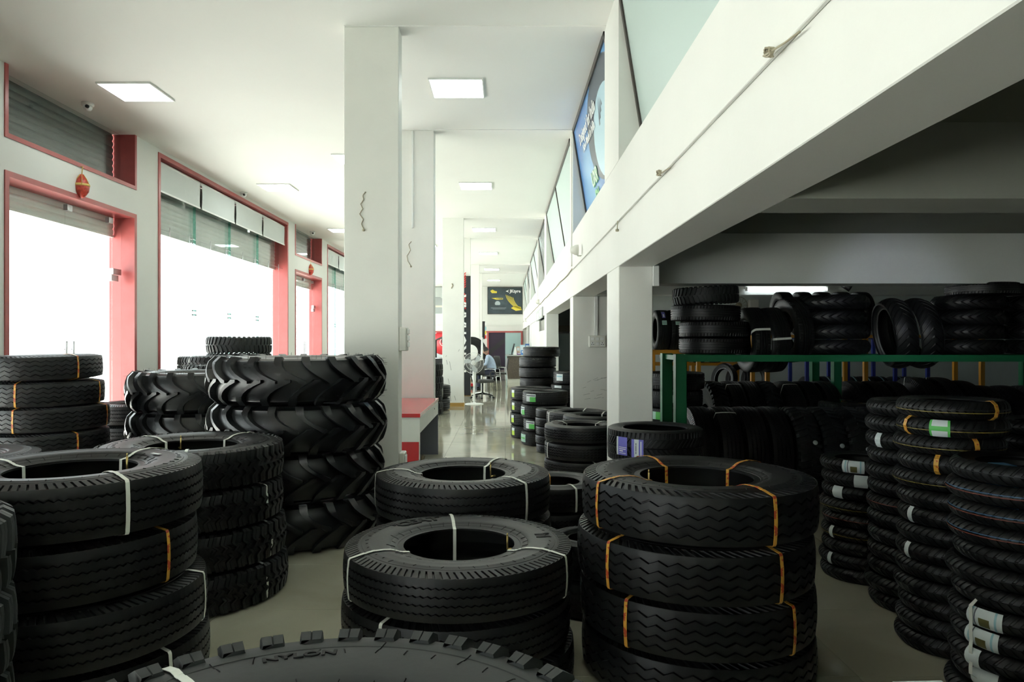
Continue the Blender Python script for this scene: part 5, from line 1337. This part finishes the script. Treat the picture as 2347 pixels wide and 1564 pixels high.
# display tyre, red stand beyond the fourth pillar
t = tyre('truck_tyre', (-1.10, 22.9, 1.16), 0.50, 0.22, 0, 'large display tyre on edge behind the fan', 'display tyres')
t.rotation_euler = (PI/2, 0, 0.3); t['rz'] = 0
st = thing('display_stand', 'red and black display stand behind the fan', 'stand', (-1.15, 22.9, 0))
m = MB(); m.box(-0.42, 0.42, -0.25, 0.25, 0.0, 0.05, 0.01); m.box(-0.42, -0.34, -0.2, 0.2, 0.05, 0.60, 0.01); m.box(0.34, 0.42, -0.2, 0.2, 0.05, 0.60, 0.01); m.build('frame', BLACKPL, st)
MB().box(-0.42, 0.42, -0.22, 0.22, 0.60, 0.655, 0.01).build('tray', REDLAM, st); MB().box(-0.36, 0.36, -0.22, 0.1, 0.06, 0.16, 0.01).build('red_step', REDLAM, st)
# leaflet rack on the fifth pillar and things hung there
lr = thing('leaflet_rack', 'narrow leaflet rack hung on the side of the sixth pillar', 'rack', (-0.955, 29.72, 0), 0)
MB().box(-0.008, 0.10, 0.0, 0.16, 1.60, 2.35, 0.004).build('back', BLACKPL, lr)
for k in range(4): MB().box(0.10, 0.16, -0.012, 0.15, 1.62+0.18*k, 1.76+0.18*k, 0.003).build('leaflet', (REDTXT, GOLDTXT, LABELC, WHITETXT)[k], lr)
wf = thing('wall_fan_post', 'white lamp post of a second fan behind the pedestal fan', 'fan', (-0.69, 20.2, 0), 0.0)
wf['label'] = 'second white fan, seen from behind past the pedestal fan'
MB().lathe([(0.001, 0.0), (0.20, 0.0), (0.20, 0.02), (0.03, 0.05), (0.001, 0.05)], (0, 0.3, 0), 24).build('base', WHITEPL, wf)
MB().tube([(0, 0.3, 0.04), (0, 0.3, 0.86)], 0.018, 10).build('pole', WHITEPL, wf)
MB().tube([(0, 0.3, 0.84), (0.0, 0.30, 0.92), (0.01, 0.3, 1.02), (0.02, 0.3, 1.62)], [0.055, 0.075, 0.032, 0.026], 12).build('housing', WHITEPL, wf)
wf.name = 'second_fan'

# ------------------------------------------------------------------ far wall
yw = 36.99
ld = MB().box(-5.1, 0.91, yw-0.05, yw, HC+0.80, HC+0.835).build('trim_2', WALL); struct(ld)
ps = thing('wall_poster', 'dark tyre poster with yellow glow on the far wall', 'poster', (0, 0, 0), 0, 'posters on the far wall')
MB().box(-0.93, 0.90, yw-0.06, yw, HC+1.40, HC+2.82, 0.004).build('frame', DARKFRAME, ps)
NAVY = mat('dark_teal_print', (0.028, 0.045, 0.055), 0.3, noise=(2.5, 0.35))
MB().box(-0.90, 0.87, yw-0.064, yw-0.0605, HC+1.43, HC+2.79).build('board', NAVY, ps)
yf = yw-0.066
flat_text('JKtyre', 0.22, WHITETXT, ps, (0.52, yf, HC+2.60), (PI/2, 0, 0), bold=0.007)
flat_text('BRISTON', 0.0, WHITETXT, ps, (0, yf, 0), (PI/2, 0, 0)) if False else None
m = MB(); m.add([(0.02, yf, HC+2.60), (0.20, yf, HC+2.68), (0.14, yf, HC+2.60), (0.20, yf, HC+2.53)], [(0, 1, 2, 3)]); m.build('logo', WHITETXT, ps)
m = MB(); m.add([(-0.78, yf, HC+2.62), (-0.66, yf, HC+2.69), (-0.55, yf, HC+2.62), (-0.43, yf, HC+2.60), (-0.44, yf, HC+2.50), (-0.70, yf, HC+2.50)], [(0, 1, 2, 3, 4, 5)]); m.build('logo', GOLDTXT, ps)
m = MB(); m.add([(-0.72, yf, HC+2.24), (-0.40, yf, HC+2.26), (-0.12, yf, HC+2.25), (-0.12, yf, HC+2.17), (-0.45, yf, HC+2.155)], [(0, 1, 2, 3, 4)]); m.build('print', GOLDTXT, ps)
flat_text('X-TREME', 0.08, NAVY, ps, (-0.30, yf-0.002, HC+2.21), (PI/2, 0, 0), bold=0.003)
m = MB()
for k in range(6):
    x = 0.02+k*0.075; vs = []
    for q in range(9):
        a = q/8; vs += [(x+0.10*a+0.38*a*a, yf, HC+2.42-0.03*k-0.66*a), (x+0.028+0.10*a+0.38*a*a, yf, HC+2.42-0.03*k-0.66*a)]
    m.add(vs, [(2*q, 2*q+1, 2*q+3, 2*q+2) for q in range(8)])
m.build('tyre_print', GOLDTXT, ps)
m = MB(); m.add([(0.30, yf, HC+1.72), (0.50, yf, HC+1.86), (0.82, yf, HC+1.78), (0.86, yf, HC+1.62), (0.55, yf, HC+1.58)], [(0, 1, 2, 3, 4)]); m.build('glow_print', GOLDTXT, ps)
m = MB(); vs = [(-0.40+0.14*math.cos(2*PI*k/16), yf, HC+1.95+0.14*max(-0.5, math.sin(2*PI*k/16))) for k in range(16)]; m.add(vs, [list(range(16))]); m.build('emblem', mat('silver_print', (0.35, 0.40, 0.42), 0.4), ps)
m = MB(); m.box(-0.75, 0.05, yf, yf+0.001, HC+1.72, HC+1.735); m.box(-0.65, 0.0, yf, yf+0.001, HC+1.67, HC+1.68); m.build('print', mat('silver_print', (0.35, 0.40, 0.42)), ps)
ps = thing('wall_poster', 'silver car poster on the far wall beyond the third pillar', 'poster', (0, 0, 0), 0, 'posters on the far wall')
MB().box(-4.6, -1.95, yw-0.06, yw, HC+1.40, HC+2.82, 0.004).build('board', mat('pale_poster', (0.55, 0.60, 0.58), 0.35, noise=(1.2, 0.15)), ps)
SIL = mat('silver_car_print', (0.30, 0.33, 0.33), 0.4)
m = MB(); vs = [(-4.5, yf, HC+1.44), (-2.0, yf, HC+1.44), (-2.0, yf, HC+1.75), (-2.3, yf, HC+1.95), (-3.0, yf, HC+2.0), (-3.4, yf, HC+2.30), (-4.2, yf, HC+2.32), (-4.5, yf, HC+2.0)]; m.add(vs, [list(range(8))]); m.build('car_print', SIL, ps)
m = MB(); m.box(-4.5, -2.0, yf-0.002, yf-0.001, HC+1.76, HC+1.86); m.build('print', mat('cream_print', (0.6, 0.6, 0.5)), ps)
dd = ob('door_4', None); struct(dd, 'red framed doorway in the far wall with a frosted glass leaf')
m = MB(); x0, x1, zt = -0.93, 0.87, HC+0.52
m.box(x0-0.5, x1+0.04, yw-0.06, yw, zt-0.08, zt); m.box(x0-0.02, x0+0.07, yw-0.06, yw, 0, zt-0.08); m.box(x1-0.05, x1+0.04, yw-0.06, yw, 0, zt-0.08)
m.build('frame', RED, dd)
MB().box(x0+0.07, 0.0, yw-0.02, yw-0.001, 0, zt-0.08).build('opening', mat('dark_purple_gap', (0.030, 0.018, 0.035), 0.8), dd)
m = MB(); m.add([(x0+0.09, yw-0.023, 1.05), (-0.02, yw-0.023, 1.72), (-0.02, yw-0.023, 1.45), (x0+0.09, yw-0.023, 0.75)], [(0, 1, 2, 3)])
m.build('stair_rail', BLACKPL, dd)
MB().box(0.0, x1-0.05, yw-0.03, yw-0.021, 0, zt-0.09).build('glass_leaf', mat('frosted_door_glass', (0.36, 0.50, 0.50), 0.2), dd)
dd = ob('door_5', None); struct(dd, 'red framed glass door with a round red sticker in the far wall')
m = MB(); m.box(-4.6, -1.6, yw-0.06, yw, zt-0.08, zt); m.box(-4.6, -4.52, yw-0.06, yw, 0, zt-0.08); m.box(-1.68, -1.6, yw-0.06, yw, 0, zt-0.08); m.build('frame', RED, dd)
MB().box(-4.52, -1.68, yw-0.03, yw-0.01, 0, zt-0.08).build('glass_leaf', mat('frosted_door_glass2', (0.55, 0.60, 0.62), 0.2), dd)
m = MB(); m.lathe([(0.001, 0), (0.62, 0), (0.62, -0.004), (0.001, -0.005)], (-3.25, yw-0.031, HC-0.10), 36, 'y'); m.build('sticker', mat('red_sticker', (0.55, 0.04, 0.05), 0.4), dd)
m = MB(); m.tube([(-3.25+0.16*math.cos(a), yw-0.038, HC-0.06+0.20*math.sin(a)) for a in [2*PI*k/12 for k in range(13)]], 0.018, 5); m.build('emblem', WHITETXT, dd)

# blue two-post lift and dark machine seen between the pillars
lf = thing('blue_lift_post', 'blue steel machine post between the second and third pillars', 'machine', (-2.53, 24.5, 0))
MB().box(-0.07, 0.06, -0.12, 0.12, 0, 2.12, 0.006).build('post', mat('bright_blue_paint', (0.03, 0.16, 0.50), 0.35), lf)
MB().box(-0.25, 0.25, -0.3, 0.3, 0, 0.02, 0.004).build('foot_plate', mat('bright_blue_paint', (0.03, 0.16, 0.50)), lf)
mc = thing('tyre_machine', 'dark wheel machine beyond the blue post', 'machine', (-2.35, 26.3, 0))
MB().box(-0.35, 0.35, -0.3, 0.3, 0, 0.85, 0.02).build('cabinet', BLACKPL, mc)
MB().lathe([(0.001, 0.85), (0.30, 0.86), (0.30, 0.90), (0.001, 0.92)], (0, 0, 0), 20).build('turntable', STEEL, mc)
MB().tube([(-0.25, 0.1, 0.85), (-0.25, 0.1, 1.55), (0.0, 0.0, 1.65), (0.02, 0, 1.45)], 0.045, 10).build('arm', BLACKPL, mc)
# dark tyres standing by the far door
for k, x in enumerate((-0.62, -0.34)):
    standing('truck_tyre', x, 27.6+0.0, 0.47, 0.26, 0.47, 0.1, 0.0, 'dark tyre standing upright far down the corridor, %s of two' % ('left', 'right')[k], 'upright tyres near the counter')
# steel cabinet and shelf seen between the columns
cb = thing('steel_cabinet', 'dark grey steel cabinet seen between the second and third columns', 'cabinet', (1.72, 17.6, 0))
MB().box(-0.38, 0.30, 0, 0.5, 0.02, 1.72, 0.006).build('body', mat('cabinet_grey', (0.13, 0.16, 0.16), 0.35), cb)
for s_ in (0, 1):
    dq = MB().box(-0.375+0.34*s_, -0.045+0.34*s_, -0.02, -0.001, 0.05, 1.69, 0.004).build('door', mat('cabinet_grey', (0.13, 0.16, 0.16)), cb)
    MB().box(-0.075+0.05*s_, -0.06+0.05*s_, -0.04, -0.021, 0.8, 0.98, 0.003).build('handle', STEEL, dq)
tag(MB().box(1.35, 2.55, 19.75, 20.0, 1.78, 1.95, 0.004).build('shelf_box', mat('beige_board', (0.50, 0.47, 0.36), 0.5)), 'beige board high on the office wall above the steel cabinet', 'board')
# white box and small wall fan on the back wall
t = thing('wall_fan', 'small old wall fan beside a white box on the back wall', 'fan', (4.18, 12.66, HC+0.64))
m = MB()
for k in range(12):
    a = 2*PI*k/12; m.tube([(0.02*math.cos(a), -0.09, 0.02*math.sin(a)), (0.12*math.cos(a), -0.07, 0.12*math.sin(a)), (0.15*math.cos(a), -0.02, 0.15*math.sin(a))], 0.003, 4)
m.tube([(0.15*math.cos(2*PI*k/20), -0.02, 0.15*math.sin(2*PI*k/20)) for k in range(21)], 0.005, 5); m.build('cage', CABLE, t)
MB().lathe([(0.001, 0.03), (0.05, 0.02), (0.05, -0.04), (0.001, -0.05)], (0, 0, 0), 12, 'y').build('motor', CABLE, t)
tag(MB().box(4.36, 4.46+0.06, 12.60, 12.70, HC+0.60, HC+0.74, 0.006).build('junction_box', PLASTIC), 'small white electric box on the back wall', 'box')
